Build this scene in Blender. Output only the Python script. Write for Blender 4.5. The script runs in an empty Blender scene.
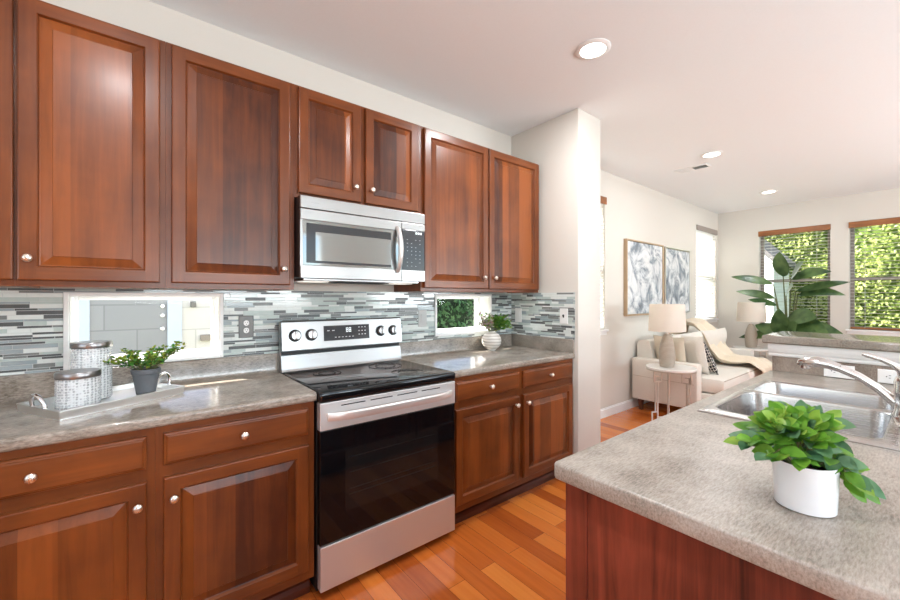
import bpy, bmesh, math, random
from mathutils import Vector, Matrix, noise

# ------------------------------------------------------------------ camera / light / exposure
SC = bpy.context.scene
COL = SC.collection
PI = math.pi


def P(x, d, z):
    """x along the cabinet wall, d = distance out from that wall, z up"""
    return Vector((x, -d, z))


cam_data = bpy.data.cameras.new('camera')
cam = bpy.data.objects.new('camera', cam_data)
COL.objects.link(cam)
cam.location = P(-0.6111, 2.3617, 1.3275)
cam.rotation_euler = (PI / 2, 0, 0.8923 - PI / 2)
cam_data.sensor_width = 36
cam_data.lens = 392.84 / 900 * 36
cam_data.shift_x = (450 - 454.78) / 900
cam_data.shift_y = (297.8 - 300) / 900
cam_data.clip_start = 0.02
SC.camera = cam

world = bpy.data.worlds.new('sky')
SC.world = world
world.use_nodes = True
wn = world.node_tree
for n in list(wn.nodes):
    wn.nodes.remove(n)
w_out = wn.nodes.new('ShaderNodeOutputWorld')
w_bg = wn.nodes.new('ShaderNodeBackground')
w_sky = wn.nodes.new('ShaderNodeTexSky')
w_sky.sky_type = 'NISHITA'
w_sky.sun_disc = False
w_sky.sun_elevation = math.radians(45)
w_sky.sun_rotation = math.radians(-35)
w_sky.air_density = 1.0
w_sky.dust_density = 2.0
w_bg.inputs['Strength'].default_value = 0.42
wn.links.new(w_sky.outputs[0], w_bg.inputs[0])
wn.links.new(w_bg.outputs[0], w_out.inputs[0])

sun_data = bpy.data.lights.new('sun', 'SUN')
sun_data.energy = 16.0
sun_data.angle = math.radians(0.6)
sun_data.color = (1.0, 0.95, 0.86)
sun = bpy.data.objects.new('sun', sun_data)
COL.objects.link(sun)
sun.location = P(-6, -8, 10)
sun.rotation_euler = Vector((0.75, -1.0, -1.25)).to_track_quat('-Z', 'Y').to_euler()


def area(name, loc, direction, sx, sy, watts, color):
    l = bpy.data.lights.new(name, 'AREA')
    l.shape = 'RECTANGLE'
    l.size = sx
    l.size_y = sy
    l.energy = watts
    l.color = color
    o = bpy.data.objects.new(name, l)
    COL.objects.link(o)
    o.location = loc
    o.rotation_euler = Vector(direction).to_track_quat('-Z', 'Z').to_euler()
    return o


# area lamps added outside the unseen walls' openings, tilted up to brighten room and ceiling
area('fill_right_near', P(0.6, 5.50, 1.5), (0, 1, 2.4), 2.5, 1.4, 150, (0.86, 0.945, 1.0))
area('fill_right_far', P(4.4, 5.5, 1.45), (0, 1, 2.2), 2.3, 1.4, 185, (0.86, 0.945, 1.0))
area('fill_back', P(-3.2, 2.4, 1.45), (1, 0, 2.4), 2.1, 1.4, 40, (0.86, 0.945, 1.0))
CAN_WATTS = 13

SC.view_settings.view_transform = 'Standard'
SC.view_settings.look = 'None'
SC.view_settings.exposure = 0.42
SC.view_settings.gamma = 1.0
SC.view_settings.use_curve_mapping = False
try:
    SC.cycles.use_denoising = True
    SC.cycles.sample_clamp_indirect = 6.0
    SC.cycles.max_bounces = 10
    SC.cycles.transparent_max_bounces = 24
except Exception:
    pass

rnd = random.Random(7)


# ------------------------------------------------------------------ materials
def srgb(r, g, b):
    f = lambda c: (c / 255 / 12.92) if c / 255 <= 0.04045 else ((c / 255 + 0.055) / 1.055) ** 2.4
    return (f(r), f(g), f(b), 1.0)


def base_mat(name, rough=0.5, metal=0.0, spec=0.5, coat=0.0, coat_rough=0.1):
    m = bpy.data.materials.new(name)
    m.use_nodes = True
    b = m.node_tree.nodes['Principled BSDF']
    b.inputs['Roughness'].default_value = rough
    b.inputs['Metallic'].default_value = metal
    b.inputs['Specular IOR Level'].default_value = spec
    b.inputs['Coat Weight'].default_value = coat
    b.inputs['Coat Roughness'].default_value = coat_rough
    return m, m.node_tree.nodes, m.node_tree.links, b


def plain(name, col, rough=0.5, metal=0.0, spec=0.5, var=0.06, scale=40, bump=0.0, coat=0.0, emit=None):
    """one colour with a slight procedural mottling"""
    m, N, L, b = base_mat(name, rough, metal, spec, coat)
    tc = N.new('ShaderNodeTexCoord')
    nz = N.new('ShaderNodeTexNoise')
    nz.inputs['Scale'].default_value = scale
    nz.inputs['Detail'].default_value = 4
    L.new(tc.outputs['Object'], nz.inputs['Vector'])
    r = N.new('ShaderNodeValToRGB')
    r.color_ramp.elements[0].color = tuple(c * (1 - var) for c in col[:3]) + (1,)
    r.color_ramp.elements[1].color = tuple(min(1, c * (1 + var)) for c in col[:3]) + (1,)
    r.color_ramp.elements[0].position = 0.3
    r.color_ramp.elements[1].position = 0.7
    L.new(nz.outputs['Fac'], r.inputs[0])
    L.new(r.outputs[0], b.inputs['Base Color'])
    if bump:
        bp = N.new('ShaderNodeBump')
        bp.inputs['Strength'].default_value = bump
        bp.inputs['Distance'].default_value = 0.004
        L.new(nz.outputs['Fac'], bp.inputs['Height'])
        L.new(bp.outputs[0], b.inputs['Normal'])
    if emit:
        b.inputs['Emission Color'].default_value = emit[0]
        b.inputs['Emission Strength'].default_value = emit[1]
    return m


def wood(name, dark, light, axis='z', board=0.0, rough=0.33, grain=1.0, coat=0.16, coarse=False):
    m, N, L, b = base_mat(name, rough, 0, 0.35, coat, 0.2)
    geo = N.new('ShaderNodeNewGeometry')
    mp = N.new('ShaderNodeMapping')
    s = {'z': (26, 26, 1.6), 'x': (1.6, 26, 26), 'y': (26, 1.6, 26)}[axis]
    mp.inputs['Scale'].default_value = tuple(v * (0.55 if coarse else 1) for v in s)
    L.new(geo.outputs['Position'], mp.inputs['Vector'])
    n1 = N.new('ShaderNodeTexNoise')
    n1.inputs['Scale'].default_value = 1.0
    n1.inputs['Detail'].default_value = 7
    n1.inputs['Roughness'].default_value = 0.62
    n1.inputs['Distortion'].default_value = 1.1 if coarse else 0.5
    L.new(mp.outputs[0], n1.inputs['Vector'])
    n2 = N.new('ShaderNodeTexNoise')
    n2.inputs['Scale'].default_value = 5.0
    n2.inputs['Detail'].default_value = 3
    L.new(geo.outputs['Position'], n2.inputs['Vector'])
    add = N.new('ShaderNodeMath')
    add.operation = 'MULTIPLY_ADD'
    L.new(n2.outputs['Fac'], add.inputs[0])
    add.inputs[1].default_value = 0.45
    sc_ = N.new('ShaderNodeMath')
    sc_.operation = 'MULTIPLY_ADD'
    sc_.inputs[1].default_value = 1.0 if coarse else 0.6
    sc_.inputs[2].default_value = 0.0 if coarse else 0.22
    L.new(n1.outputs['Fac'], sc_.inputs[0])
    L.new(sc_.outputs[0], add.inputs[2])
    fac = add.outputs[0]
    if board:
        sep = N.new('ShaderNodeSeparateXYZ')
        L.new(geo.outputs['Position'], sep.inputs[0])
        k = {'z': 'X', 'x': 'Z', 'y': 'X'}[axis]
        mu = N.new('ShaderNodeMath')
        mu.operation = 'MULTIPLY'
        mu.inputs[1].default_value = 1 / board
        L.new(sep.outputs[k], mu.inputs[0])
        # uneven board widths
        wv = N.new('ShaderNodeMath')
        wv.operation = 'SINE'
        m2 = N.new('ShaderNodeMath')
        m2.operation = 'MULTIPLY'
        m2.inputs[1].default_value = 2.3
        L.new(mu.outputs[0], m2.inputs[0])
        L.new(m2.outputs[0], wv.inputs[0])
        ad = N.new('ShaderNodeMath')
        ad.operation = 'MULTIPLY_ADD'
        ad.inputs[1].default_value = 0.35
        L.new(wv.outputs[0], ad.inputs[0])
        L.new(mu.outputs[0], ad.inputs[2])
        fl = N.new('ShaderNodeMath')
        fl.operation = 'FLOOR'
        L.new(ad.outputs[0], fl.inputs[0])
        wn_ = N.new('ShaderNodeTexWhiteNoise')
        wn_.noise_dimensions = '1D'
        L.new(fl.outputs[0], wn_.inputs['W'])
        a2 = N.new('ShaderNodeMath')
        a2.operation = 'MULTIPLY_ADD'
        a2.inputs[1].default_value = 0.55
        L.new(wn_.outputs['Value'], a2.inputs[0])
        L.new(fac, a2.inputs[2])
        a3 = N.new('ShaderNodeMath')
        a3.operation = 'SUBTRACT'
        L.new(a2.outputs[0], a3.inputs[0])
        a3.inputs[1].default_value = 0.275
        fac = a3.outputs[0]
    r = N.new('ShaderNodeValToRGB')
    e = r.color_ramp.elements
    e[0].position = 0.52 if coarse else 0.45
    e[1].position = 0.9 if coarse else 1.0
    e[0].color = dark
    e[1].color = light
    mid = r.color_ramp.elements.new(0.71 if coarse else 0.75)
    mid.color = tuple((a + c) / 2 for a, c in zip(dark, light))
    L.new(fac, r.inputs[0])
    L.new(r.outputs[0], b.inputs['Base Color'])
    bp = N.new('ShaderNodeBump')
    bp.inputs['Strength'].default_value = 0.05 * grain
    bp.inputs['Distance'].default_value = 0.002
    L.new(n1.outputs['Fac'], bp.inputs['Height'])
    L.new(bp.outputs[0], b.inputs['Normal'])
    return m


CH_D, CH_L = srgb(66, 29, 11), srgb(138, 73, 29)
M = {}
M['wood_v'] = wood('cherry vertical', CH_D, CH_L, 'z')
M['wood_h'] = wood('cherry horizontal', CH_D, CH_L, 'x')
M['wood_p'] = wood('cherry panel boards', CH_D, CH_L, 'z', board=0.11)
M['wood_end'] = wood('cherry end panel', srgb(58, 22, 16), srgb(140, 66, 48), 'z', coarse=True, grain=1.5)
M['wood_dark'] = wood('dark cherry toe', srgb(58, 25, 15), srgb(108, 50, 30), 'x')
M['wood_trim'] = wood('stained valance', srgb(112, 66, 36), srgb(176, 116, 70), 'y')
M['wood_leg'] = wood('walnut leg', srgb(60, 30, 18), srgb(104, 56, 34), 'z')


def floor_mat():
    m, N, L, b = base_mat('cherry plank floor', 0.16, 0, 0.5, 0.3, 0.1)
    geo = N.new('ShaderNodeNewGeometry')
    mp = N.new('ShaderNodeMapping')
    mp.inputs['Rotation'].default_value = (0, 0, PI / 2)
    L.new(geo.outputs['Position'], mp.inputs['Vector'])
    br = N.new('ShaderNodeTexBrick')
    br.offset = 0.37
    br.inputs['Scale'].default_value = 1.0
    br.inputs['Brick Width'].default_value = 0.95
    br.inputs['Row Height'].default_value = 0.098
    br.inputs['Mortar Size'].default_value = 0.0009
    br.inputs['Mortar Smooth'].default_value = 0.1
    br.inputs['Color1'].default_value = (0, 0, 0, 1)
    br.inputs['Color2'].default_value = (1, 1, 1, 1)
    br.inputs['Mortar'].default_value = (0.5, 0.5, 0.5, 1)
    L.new(mp.outputs[0], br.inputs['Vector'])
    nm = N.new('ShaderNodeMapping')
    nm.inputs['Scale'].default_value = (38, 2.2, 1)
    L.new(geo.outputs['Position'], nm.inputs['Vector'])
    nz = N.new('ShaderNodeTexNoise')
    nz.inputs['Detail'].default_value = 6
    nz.inputs['Scale'].default_value = 1
    L.new(nm.outputs[0], nz.inputs['Vector'])
    a = N.new('ShaderNodeMath')
    a.operation = 'MULTIPLY_ADD'
    a.inputs[1].default_value = 0.5
    L.new(nz.outputs['Fac'], a.inputs[0])
    sb = N.new('ShaderNodeMath')
    sb.operation = 'MULTIPLY_ADD'
    sb.inputs[1].default_value = 0.8
    sb.inputs[2].default_value = -0.12
    L.new(br.outputs['Color'], sb.inputs[0])
    L.new(sb.outputs[0], a.inputs[2])
    r = N.new('ShaderNodeValToRGB')
    e = r.color_ramp.elements
    e[0].position = 0.05
    e[0].color = srgb(158, 74, 30)
    e[1].position = 0.95
    e[1].color = srgb(228, 138, 62)
    x = e.new(0.5)
    x.color = srgb(206, 110, 44)
    L.new(a.outputs[0], r.inputs[0])
    mx = N.new('ShaderNodeMix')
    mx.data_type = 'RGBA'
    L.new(br.outputs['Fac'], mx.inputs['Factor'])
    L.new(r.outputs[0], mx.inputs['A'])
    mx.inputs['B'].default_value = srgb(80, 34, 14)
    L.new(mx.outputs['Result'], b.inputs['Base Color'])
    return m


def laminate(name, c0, c1, c2, rough=0.2):
    m, N, L, b = base_mat(name, rough, 0, 0.5)
    geo = N.new('ShaderNodeNewGeometry')
    mp = N.new('ShaderNodeMapping')
    mp.inputs['Rotation'].default_value = (0.3, 0.2, 0.5)
    mp.inputs['Scale'].default_value = (55, 260, 180)
    L.new(geo.outputs['Position'], mp.inputs['Vector'])
    n1 = N.new('ShaderNodeTexNoise')
    n1.inputs['Scale'].default_value = 1
    n1.inputs['Detail'].default_value = 8
    n1.inputs['Roughness'].default_value = 0.7
    n1.inputs['Distortion'].default_value = 0.25
    L.new(mp.outputs[0], n1.inputs['Vector'])
    n2 = N.new('ShaderNodeTexNoise')
    n2.inputs['Scale'].default_value = 9
    n2.inputs['Detail'].default_value = 4
    L.new(geo.outputs['Position'], n2.inputs['Vector'])
    a = N.new('ShaderNodeMath')
    a.operation = 'MULTIPLY_ADD'
    a.inputs[1].default_value = 0.5
    L.new(n2.outputs['Fac'], a.inputs[0])
    L.new(n1.outputs['Fac'], a.inputs[2])
    r = N.new('ShaderNodeValToRGB')
    e = r.color_ramp.elements
    e[0].position = 0.52
    e[0].color = c0
    e[1].position = 0.95
    e[1].color = c2
    x = e.new(0.70)
    x.color = c1
    L.new(a.outputs[0], r.inputs[0])
    L.new(r.outputs[0], b.inputs['Base Color'])
    bp = N.new('ShaderNodeBump')
    bp.inputs['Strength'].default_value = 0.06
    bp.inputs['Distance'].default_value = 0.001
    L.new(n1.outputs['Fac'], bp.inputs['Height'])
    L.new(bp.outputs[0], b.inputs['Normal'])
    return m


def steel(name, col=(0.74, 0.72, 0.70, 1), rough=0.36, axis='x', brush=0.12, metal=1.0):
    m, N, L, b = base_mat(name, rough, metal)
    b.inputs['Base Color'].default_value = col
    geo = N.new('ShaderNodeNewGeometry')
    mp = N.new('ShaderNodeMapping')
    mp.inputs['Scale'].default_value = {'x': (3, 400, 400), 'z': (400, 400, 3), 'y': (400, 3, 400)}[axis]
    L.new(geo.outputs['Position'], mp.inputs['Vector'])
    nz = N.new('ShaderNodeTexNoise')
    nz.inputs['Scale'].default_value = 1
    nz.inputs['Detail'].default_value = 3
    L.new(mp.outputs[0], nz.inputs['Vector'])
    mr = N.new('ShaderNodeMapRange')
    mr.inputs['To Min'].default_value = max(0.02, rough - brush / 2)
    mr.inputs['To Max'].default_value = rough + brush / 2
    L.new(nz.outputs['Fac'], mr.inputs['Value'])
    L.new(mr.outputs[0], b.inputs['Roughness'])
    return m


def clear_glass(name, tint=(1, 1, 1, 1), gloss=0.08, rough=0.0):
    m = bpy.data.materials.new(name)
    m.use_nodes = True
    N, L = m.node_tree.nodes, m.node_tree.links
    for n in list(N):
        N.remove(n)
    out = N.new('ShaderNodeOutputMaterial')
    t = N.new('ShaderNodeBsdfTransparent')
    t.inputs[0].default_value = tint
    g = N.new('ShaderNodeBsdfGlossy')
    g.inputs['Roughness'].default_value = rough
    fr = N.new('ShaderNodeFresnel')
    fr.inputs['IOR'].default_value = 1.45
    mul = N.new('ShaderNodeMath')
    mul.operation = 'MULTIPLY_ADD'
    mul.inputs[1].default_value = 0.08
    mul.inputs[2].default_value = 0.0
    L.new(fr.outputs[0], mul.inputs[0])
    mx = N.new('ShaderNodeMixShader')
    L.new(mul.outputs[0], mx.inputs[0])
    L.new(t.outputs[0], mx.inputs[1])
    L.new(g.outputs[0], mx.inputs[2])
    L.new(mx.outputs[0], out.inputs[0])
    return m


def bumpy_glass(name):
    """pressed hobnail glass: clear body with paler raised dimples"""
    m = bpy.data.materials.new(name)
    m.use_nodes = True
    N, L = m.node_tree.nodes, m.node_tree.links
    b = N['Principled BSDF']
    b.inputs['Base Color'].default_value = (0.86, 0.88, 0.89, 1)
    b.inputs['Roughness'].default_value = 0.08
    tc = N.new('ShaderNodeTexCoord')
    v = N.new('ShaderNodeTexVoronoi')
    v.inputs['Scale'].default_value = 105
    v.inputs['Randomness'].default_value = 0.3
    L.new(tc.outputs['Object'], v.inputs['Vector'])
    bp = N.new('ShaderNodeBump')
    bp.inputs['Strength'].default_value = 1.0
    bp.inputs['Distance'].default_value = 0.005
    L.new(v.outputs['Distance'], bp.inputs['Height'])
    L.new(bp.outputs[0], b.inputs['Normal'])
    t = N.new('ShaderNodeBsdfTransparent')
    t.inputs[0].default_value = (0.93, 0.95, 0.95, 1)
    mr = N.new('ShaderNodeMapRange')
    mr.inputs['From Min'].default_value = 0.15
    mr.inputs['From Max'].default_value = 0.55
    mr.inputs['To Min'].default_value = 0.12
    mr.inputs['To Max'].default_value = 0.62
    L.new(v.outputs['Distance'], mr.inputs['Value'])
    mx = N.new('ShaderNodeMixShader')
    L.new(mr.outputs[0], mx.inputs[0])
    L.new(t.outputs[0], mx.inputs[1])
    L.new(b.outputs[0], mx.inputs[2])
    L.new(mx.outputs[0], N['Material Output'].inputs[0])
    return m


def leaf_mat(name, c0, c1, scale=30, trans=0.25, rough=0.4):
    m, N, L, b = base_mat(name, rough, 0, 0.4)
    tc = N.new('ShaderNodeTexCoord')
    nz = N.new('ShaderNodeTexNoise')
    nz.inputs['Scale'].default_value = scale
    nz.inputs['Detail'].default_value = 3
    L.new(tc.outputs['Object'], nz.inputs['Vector'])
    r = N.new('ShaderNodeValToRGB')
    r.color_ramp.elements[0].position = 0.35
    r.color_ramp.elements[1].position = 0.65
    r.color_ramp.elements[0].color = c0
    r.color_ramp.elements[1].color = c1
    L.new(nz.outputs['Fac'], r.inputs[0])
    L.new(r.outputs[0], b.inputs['Base Color'])
    tr = N.new('ShaderNodeBsdfTranslucent')
    L.new(r.outputs[0], tr.inputs[0])
    mx = N.new('ShaderNodeMixShader')
    mx.inputs[0].default_value = trans
    L.new(b.outputs[0], mx.inputs[1])
    L.new(tr.outputs[0], mx.inputs[2])
    L.new(mx.outputs[0], N['Material Output'].inputs[0])
    return m


def shade_mat():
    m, N, L, b = base_mat('linen lamp shade', 0.8)
    b.inputs['Base Color'].default_value = srgb(246, 240, 232)
    tc = N.new('ShaderNodeTexCoord')
    nz = N.new('ShaderNodeTexNoise')
    nz.inputs['Scale'].default_value = 220
    L.new(tc.outputs['Object'], nz.inputs['Vector'])
    bp = N.new('ShaderNodeBump')
    bp.inputs['Strength'].default_value = 0.15
    L.new(nz.outputs['Fac'], bp.inputs['Height'])
    L.new(bp.outputs[0], b.inputs['Normal'])
    tr = N.new('ShaderNodeBsdfTranslucent')
    tr.inputs[0].default_value = srgb(248, 238, 224)
    mx = N.new('ShaderNodeMixShader')
    mx.inputs[0].default_value = 0.45
    L.new(b.outputs[0], mx.inputs[1])
    L.new(tr.outputs[0], mx.inputs[2])
    L.new(mx.outputs[0], N['Material Output'].inputs[0])
    return m


def art_mat(name, seed, scale):
    """abstract brushed canvas in slate blue, grey and white"""
    m, N, L, b = base_mat(name, 0.6)
    tc = N.new('ShaderNodeTexCoord')
    mp = N.new('ShaderNodeMapping')
    mp.inputs['Location'].default_value = (seed, seed * 0.7, seed * 1.3)
    mp.inputs['Scale'].default_value = (2.9 * scale, 3, 2.5 * scale)
    L.new(tc.outputs['Object'], mp.inputs['Vector'])
    n1 = N.new('ShaderNodeTexNoise')
    n1.inputs['Scale'].default_value = 1.2
    n1.inputs['Detail'].default_value = 6
    n1.inputs['Roughness'].default_value = 0.6
    n1.inputs['Distortion'].default_value = 1.6
    L.new(mp.outputs[0], n1.inputs['Vector'])
    r = N.new('ShaderNodeValToRGB')
    e = r.color_ramp.elements
    e[0].position = 0.30
    e[0].color = srgb(96, 104, 112)
    e[1].position = 0.66
    e[1].color = srgb(232, 232, 230)
    a = e.new(0.42)
    a.color = srgb(140, 150, 158)
    c = e.new(0.52)
    c.color = srgb(206, 210, 212)
    L.new(n1.outputs['Fac'], r.inputs[0])
    L.new(r.outputs[0], b.inputs['Base Color'])
    return m


def knit_mat(name, col, scale=120, strength=0.5, rough=0.9):
    m, N, L, b = base_mat(name, rough, 0, 0.2)
    b.inputs['Base Color'].default_value = col
    b.inputs['Sheen Weight'].default_value = 0.3
    tc = N.new('ShaderNodeTexCoord')
    v = N.new('ShaderNodeTexVoronoi')
    v.inputs['Scale'].default_value = scale
    L.new(tc.outputs['Object'], v.inputs['Vector'])
    bp = N.new('ShaderNodeBump')
    bp.inputs['Strength'].default_value = strength
    bp.inputs['Distance'].default_value = 0.004
    L.new(v.outputs['Distance'], bp.inputs['Height'])
    L.new(bp.outputs[0], b.inputs['Normal'])
    return m


def lattice_mat():
    """black and cream hand-drawn line pattern"""
    m, N, L, b = base_mat('black and cream line pattern', 0.9, 0, 0.2)
    tc = N.new('ShaderNodeTexCoord')
    mp = N.new('ShaderNodeMapping')
    mp.inputs['Rotation'].default_value = (0, 0, 0.6)
    L.new(tc.outputs['Object'], mp.inputs['Vector'])
    v = N.new('ShaderNodeTexVoronoi')
    v.feature = 'DISTANCE_TO_EDGE'
    v.inputs['Scale'].default_value = 30
    v.inputs['Randomness'].default_value = 0.35
    L.new(mp.outputs[0], v.inputs['Vector'])
    r = N.new('ShaderNodeValToRGB')
    r.color_ramp.interpolation = 'CONSTANT'
    r.color_ramp.elements[0].color = srgb(228, 220, 208)
    r.color_ramp.elements[1].color = srgb(46, 46, 50)
    r.color_ramp.elements[1].position = 0.07
    L.new(v.outputs['Distance'], r.inputs[0])
    L.new(r.outputs[0], b.inputs['Base Color'])
    return m


def rib_mat(name, c0, c1, freq=90, strength=0.5, rough=0.45):
    m, N, L, b = base_mat(name, rough)
    tc = N.new('ShaderNodeTexCoord')
    w = N.new('ShaderNodeTexWave')
    w.bands_direction = 'Z'
    w.inputs['Scale'].default_value = freq
    w.inputs['Distortion'].default_value = 3.0
    w.inputs['Detail'].default_value = 3
    w.inputs['Detail Scale'].default_value = 0.4
    L.new(tc.outputs['Object'], w.inputs['Vector'])
    r = N.new('ShaderNodeValToRGB')
    r.color_ramp.elements[0].color = c0
    r.color_ramp.elements[1].color = c1
    L.new(w.outputs['Fac'], r.inputs[0])
    L.new(r.outputs[0], b.inputs['Base Color'])
    bp = N.new('ShaderNodeBump')
    bp.inputs['Strength'].default_value = strength
    bp.inputs['Distance'].default_value = 0.003
    L.new(w.outputs['Fac'], bp.inputs['Height'])
    L.new(bp.outputs[0], b.inputs['Normal'])
    return m


def siding_mat(name, col, rows=0.2, brick=None):
    m, N, L, b = base_mat(name, 0.85)
    geo = N.new('ShaderNodeNewGeometry')
    mp = N.new('ShaderNodeMapping')
    mp.inputs['Rotation'].default_value = (PI / 2, 0, 0)
    L.new(geo.outputs['Position'], mp.inputs['Vector'])
    br = N.new('ShaderNodeTexBrick')
    br.inputs['Scale'].default_value = 1.0
    br.inputs['Brick Width'].default_value = brick or 6.0
    br.inputs['Row Height'].default_value = rows
    br.inputs['Mortar Size'].default_value = 0.008
    br.inputs['Color1'].default_value = col
    br.inputs['Color2'].default_value = tuple(c * 0.93 for c in col[:3]) + (1,)
    br.inputs['Mortar'].default_value = tuple(c * 0.75 for c in col[:3]) + (1,)
    L.new(mp.outputs[0], br.inputs['Vector'])
    L.new(br.outputs['Color'], b.inputs['Base Color'])
    return m


M['floor'] = floor_mat()
M['wall'] = plain('warm white wall paint', srgb(216, 211, 202), 0.75, var=0.012, scale=160, bump=0.04)
M['ceiling'] = plain('white ceiling texture', srgb(238, 241, 242), 0.85, var=0.01, scale=120, bump=0.10)
M['white'] = plain('white trim paint', srgb(240, 240, 238), 0.35, var=0.01)
M['vinyl'] = plain('white vinyl frame', srgb(242, 243, 244), 0.35, var=0.01)
M['lam'] = laminate('grey brown laminate', srgb(96, 87, 77), srgb(137, 128, 117), srgb(172, 163, 152), 0.12)
M['lam_pen'] = laminate('taupe laminate', srgb(108, 98, 87), srgb(150, 140, 129), srgb(182, 173, 163), 0.33)
M['lam_brown'] = laminate('brown speckled laminate', srgb(84, 72, 62), srgb(128, 114, 102), srgb(168, 156, 144))
M['steel'] = steel('brushed stainless steel', (0.72, 0.71, 0.70, 1), 0.42, metal=0.75)
M['steel_panel'] = steel('stainless fascia', (0.35, 0.345, 0.34, 1), 0.3)
M['gunmetal'] = steel('dark brushed lid metal', (0.30, 0.29, 0.29, 1), 0.3, 'z')
M['tray'] = steel('silver tray metal', (0.82, 0.82, 0.81, 1), 0.3, 'x', 0.1)
M['steel_dark'] = steel('mid grey stainless trim', (0.5, 0.5, 0.5, 1), 0.3)  # even mid grey brushed steel
M['steel_basin'] = steel('satin sink steel', (0.56, 0.545, 0.53, 1), 0.26, 'y', 0.1)
M['nickel'] = steel('brushed nickel', (0.78, 0.73, 0.66, 1), 0.28, 'z', 0.1)
M['chrome'] = steel('polished chrome', (0.83, 0.83, 0.84, 1), 0.09, 'z', 0.06)
M['faucet'] = steel('satin nickel faucet', (0.70, 0.68, 0.66, 1), 0.16, 'z', 0.08)
M['black_glass'] = plain('black oven glass', (0.004, 0.004, 0.005, 1), 0.05, var=0.0, spec=0.35)
M['cook_glass'] = plain('black ceramic cooktop', (0.006, 0.006, 0.007, 1), 0.06, var=0.0, spec=0.4)
M['burner'] = plain('grey burner ring print', (0.02, 0.02, 0.021, 1), 0.09, var=0.0)
M['black'] = plain('black enamel', (0.008, 0.008, 0.009, 1), 0.35, var=0.05)
M['oven_in'] = plain('oven window', (0.010, 0.009, 0.009, 1), 0.06, var=0.0, spec=0.4)
M['display'] = plain('dark display glass', srgb(52, 54, 58), 0.12, var=0.0)
M['digits'] = plain('lit white digits', srgb(230, 238, 240), 0.4, var=0.0, emit=((0.85, 0.95, 1, 1), 0.4))
M['print'] = plain('pale printed marks', srgb(186, 190, 194), 0.4, var=0.0)
M['mw_glass'] = plain('mirrored microwave window', (0.32, 0.335, 0.34, 1), 0.06, metal=0.9, var=0.0)
M['lens'] = plain('cooktop light lens', srgb(240, 238, 230), 0.4, var=0.0, emit=((1, 0.95, 0.85, 1), 0.6))
M['glass'] = clear_glass('window glass')
M['jar_glass'] = bumpy_glass('hobnail glass')
M['pot_grey'] = plain('dark grey clay', srgb(92, 96, 100), 0.55, var=0.08)
M['soil'] = plain('dark potting soil', srgb(40, 30, 24), 0.95, var=0.4, scale=120, bump=0.5)
M['ceramic'] = plain('glossy white ceramic', srgb(243, 243, 245), 0.18, var=0.005, coat=0.3)
M['leaf_fig'] = leaf_mat('broad dark leaf', srgb(50, 80, 46), srgb(104, 132, 78), 6, 0.2, 0.3)
M['leaf_pot'] = leaf_mat('fresh green leaf', srgb(60, 114, 34), srgb(122, 176, 60), 18, 0.3, 0.35)
M['leaf_pot2'] = leaf_mat('lime green leaf', srgb(104, 152, 48), srgb(164, 196, 86), 18, 0.3, 0.35)
M['leaf_pot3'] = leaf_mat('blue green leaf', srgb(60, 104, 70), srgb(112, 152, 112), 18, 0.2, 0.35)
M['leaf_small'] = leaf_mat('yellow green sprig', srgb(104, 134, 34), srgb(188, 192, 84), 40, 0.3, 0.5)
M['leaf_small2'] = leaf_mat('mid green sprig', srgb(50, 118, 48), srgb(116, 176, 80), 40, 0.3, 0.5)
M['leaf_pale'] = leaf_mat('pale sage sprig', srgb(150, 158, 140), srgb(206, 200, 192), 40, 0.3, 0.6)
M['flower'] = leaf_mat('dusty pink buds', srgb(176, 140, 136), srgb(214, 190, 182), 40, 0.2, 0.6)
M['stem'] = plain('green brown stem', srgb(96, 100, 58), 0.6, var=0.15)
M['trunk'] = plain('grey brown bark', srgb(96, 80, 64), 0.9, var=0.25, scale=20, bump=0.5)
M['hedge'] = leaf_mat('sunlit hedge leaf', srgb(112, 130, 60), srgb(196, 206, 126), 3, 0.35, 0.5)
M['hedge_dark'] = leaf_mat('shrub leaf', srgb(60, 100, 62), srgb(116, 158, 108), 3, 0.3, 0.5)
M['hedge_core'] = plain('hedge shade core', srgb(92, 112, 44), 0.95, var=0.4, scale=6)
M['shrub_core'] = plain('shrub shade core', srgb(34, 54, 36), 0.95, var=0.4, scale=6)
M['sofa'] = plain('cream upholstery', srgb(226, 218, 207), 0.92, var=0.03, scale=300, bump=0.12, spec=0.2)
M['piping'] = plain('taupe piping', srgb(176, 160, 142), 0.9, var=0.03)
M['pillow'] = plain('oatmeal linen', srgb(214, 200, 180), 0.95, var=0.05, scale=260, bump=0.15, spec=0.2)
M['boucle'] = knit_mat('white tufted weave', srgb(230, 222, 210), 90, 0.9)
M['lattice'] = lattice_mat()
M['throw'] = knit_mat('cream knitted throw', srgb(232, 215, 190), 150, 0.7)
M['shade'] = shade_mat()
M['lamp'] = rib_mat('ribbed taupe ceramic', srgb(146, 130, 114), srgb(196, 184, 168), 26, 0.6)
M['vase'] = rib_mat('ribbed stone vase', srgb(178, 170, 160), srgb(224, 219, 212), 14, 0.6, 0.6)
M['champagne'] = steel('champagne metal', (0.56, 0.50, 0.43, 1), 0.32, 'z', 0.1)
M['tabletop'] = plain('white stone table top', srgb(238, 234, 228), 0.25, var=0.03, scale=14)
M['art_a'] = art_mat('abstract canvas one', 3.1, 1.0)
M['art_b'] = art_mat('abstract canvas two', 9.4, 1.2)
M['oak'] = wood('pale oak frame', srgb(160, 132, 100), srgb(206, 182, 150), 'z')
M['silver'] = steel('pale silver frame', (0.8, 0.79, 0.77, 1), 0.35, 'z', 0.1)
M['blind'] = plain('white blind slat', srgb(236, 235, 232), 0.45, var=0.01)
M['blind_grey'] = plain('grey wood blind slat', srgb(204, 199, 193), 0.45, var=0.03)
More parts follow.
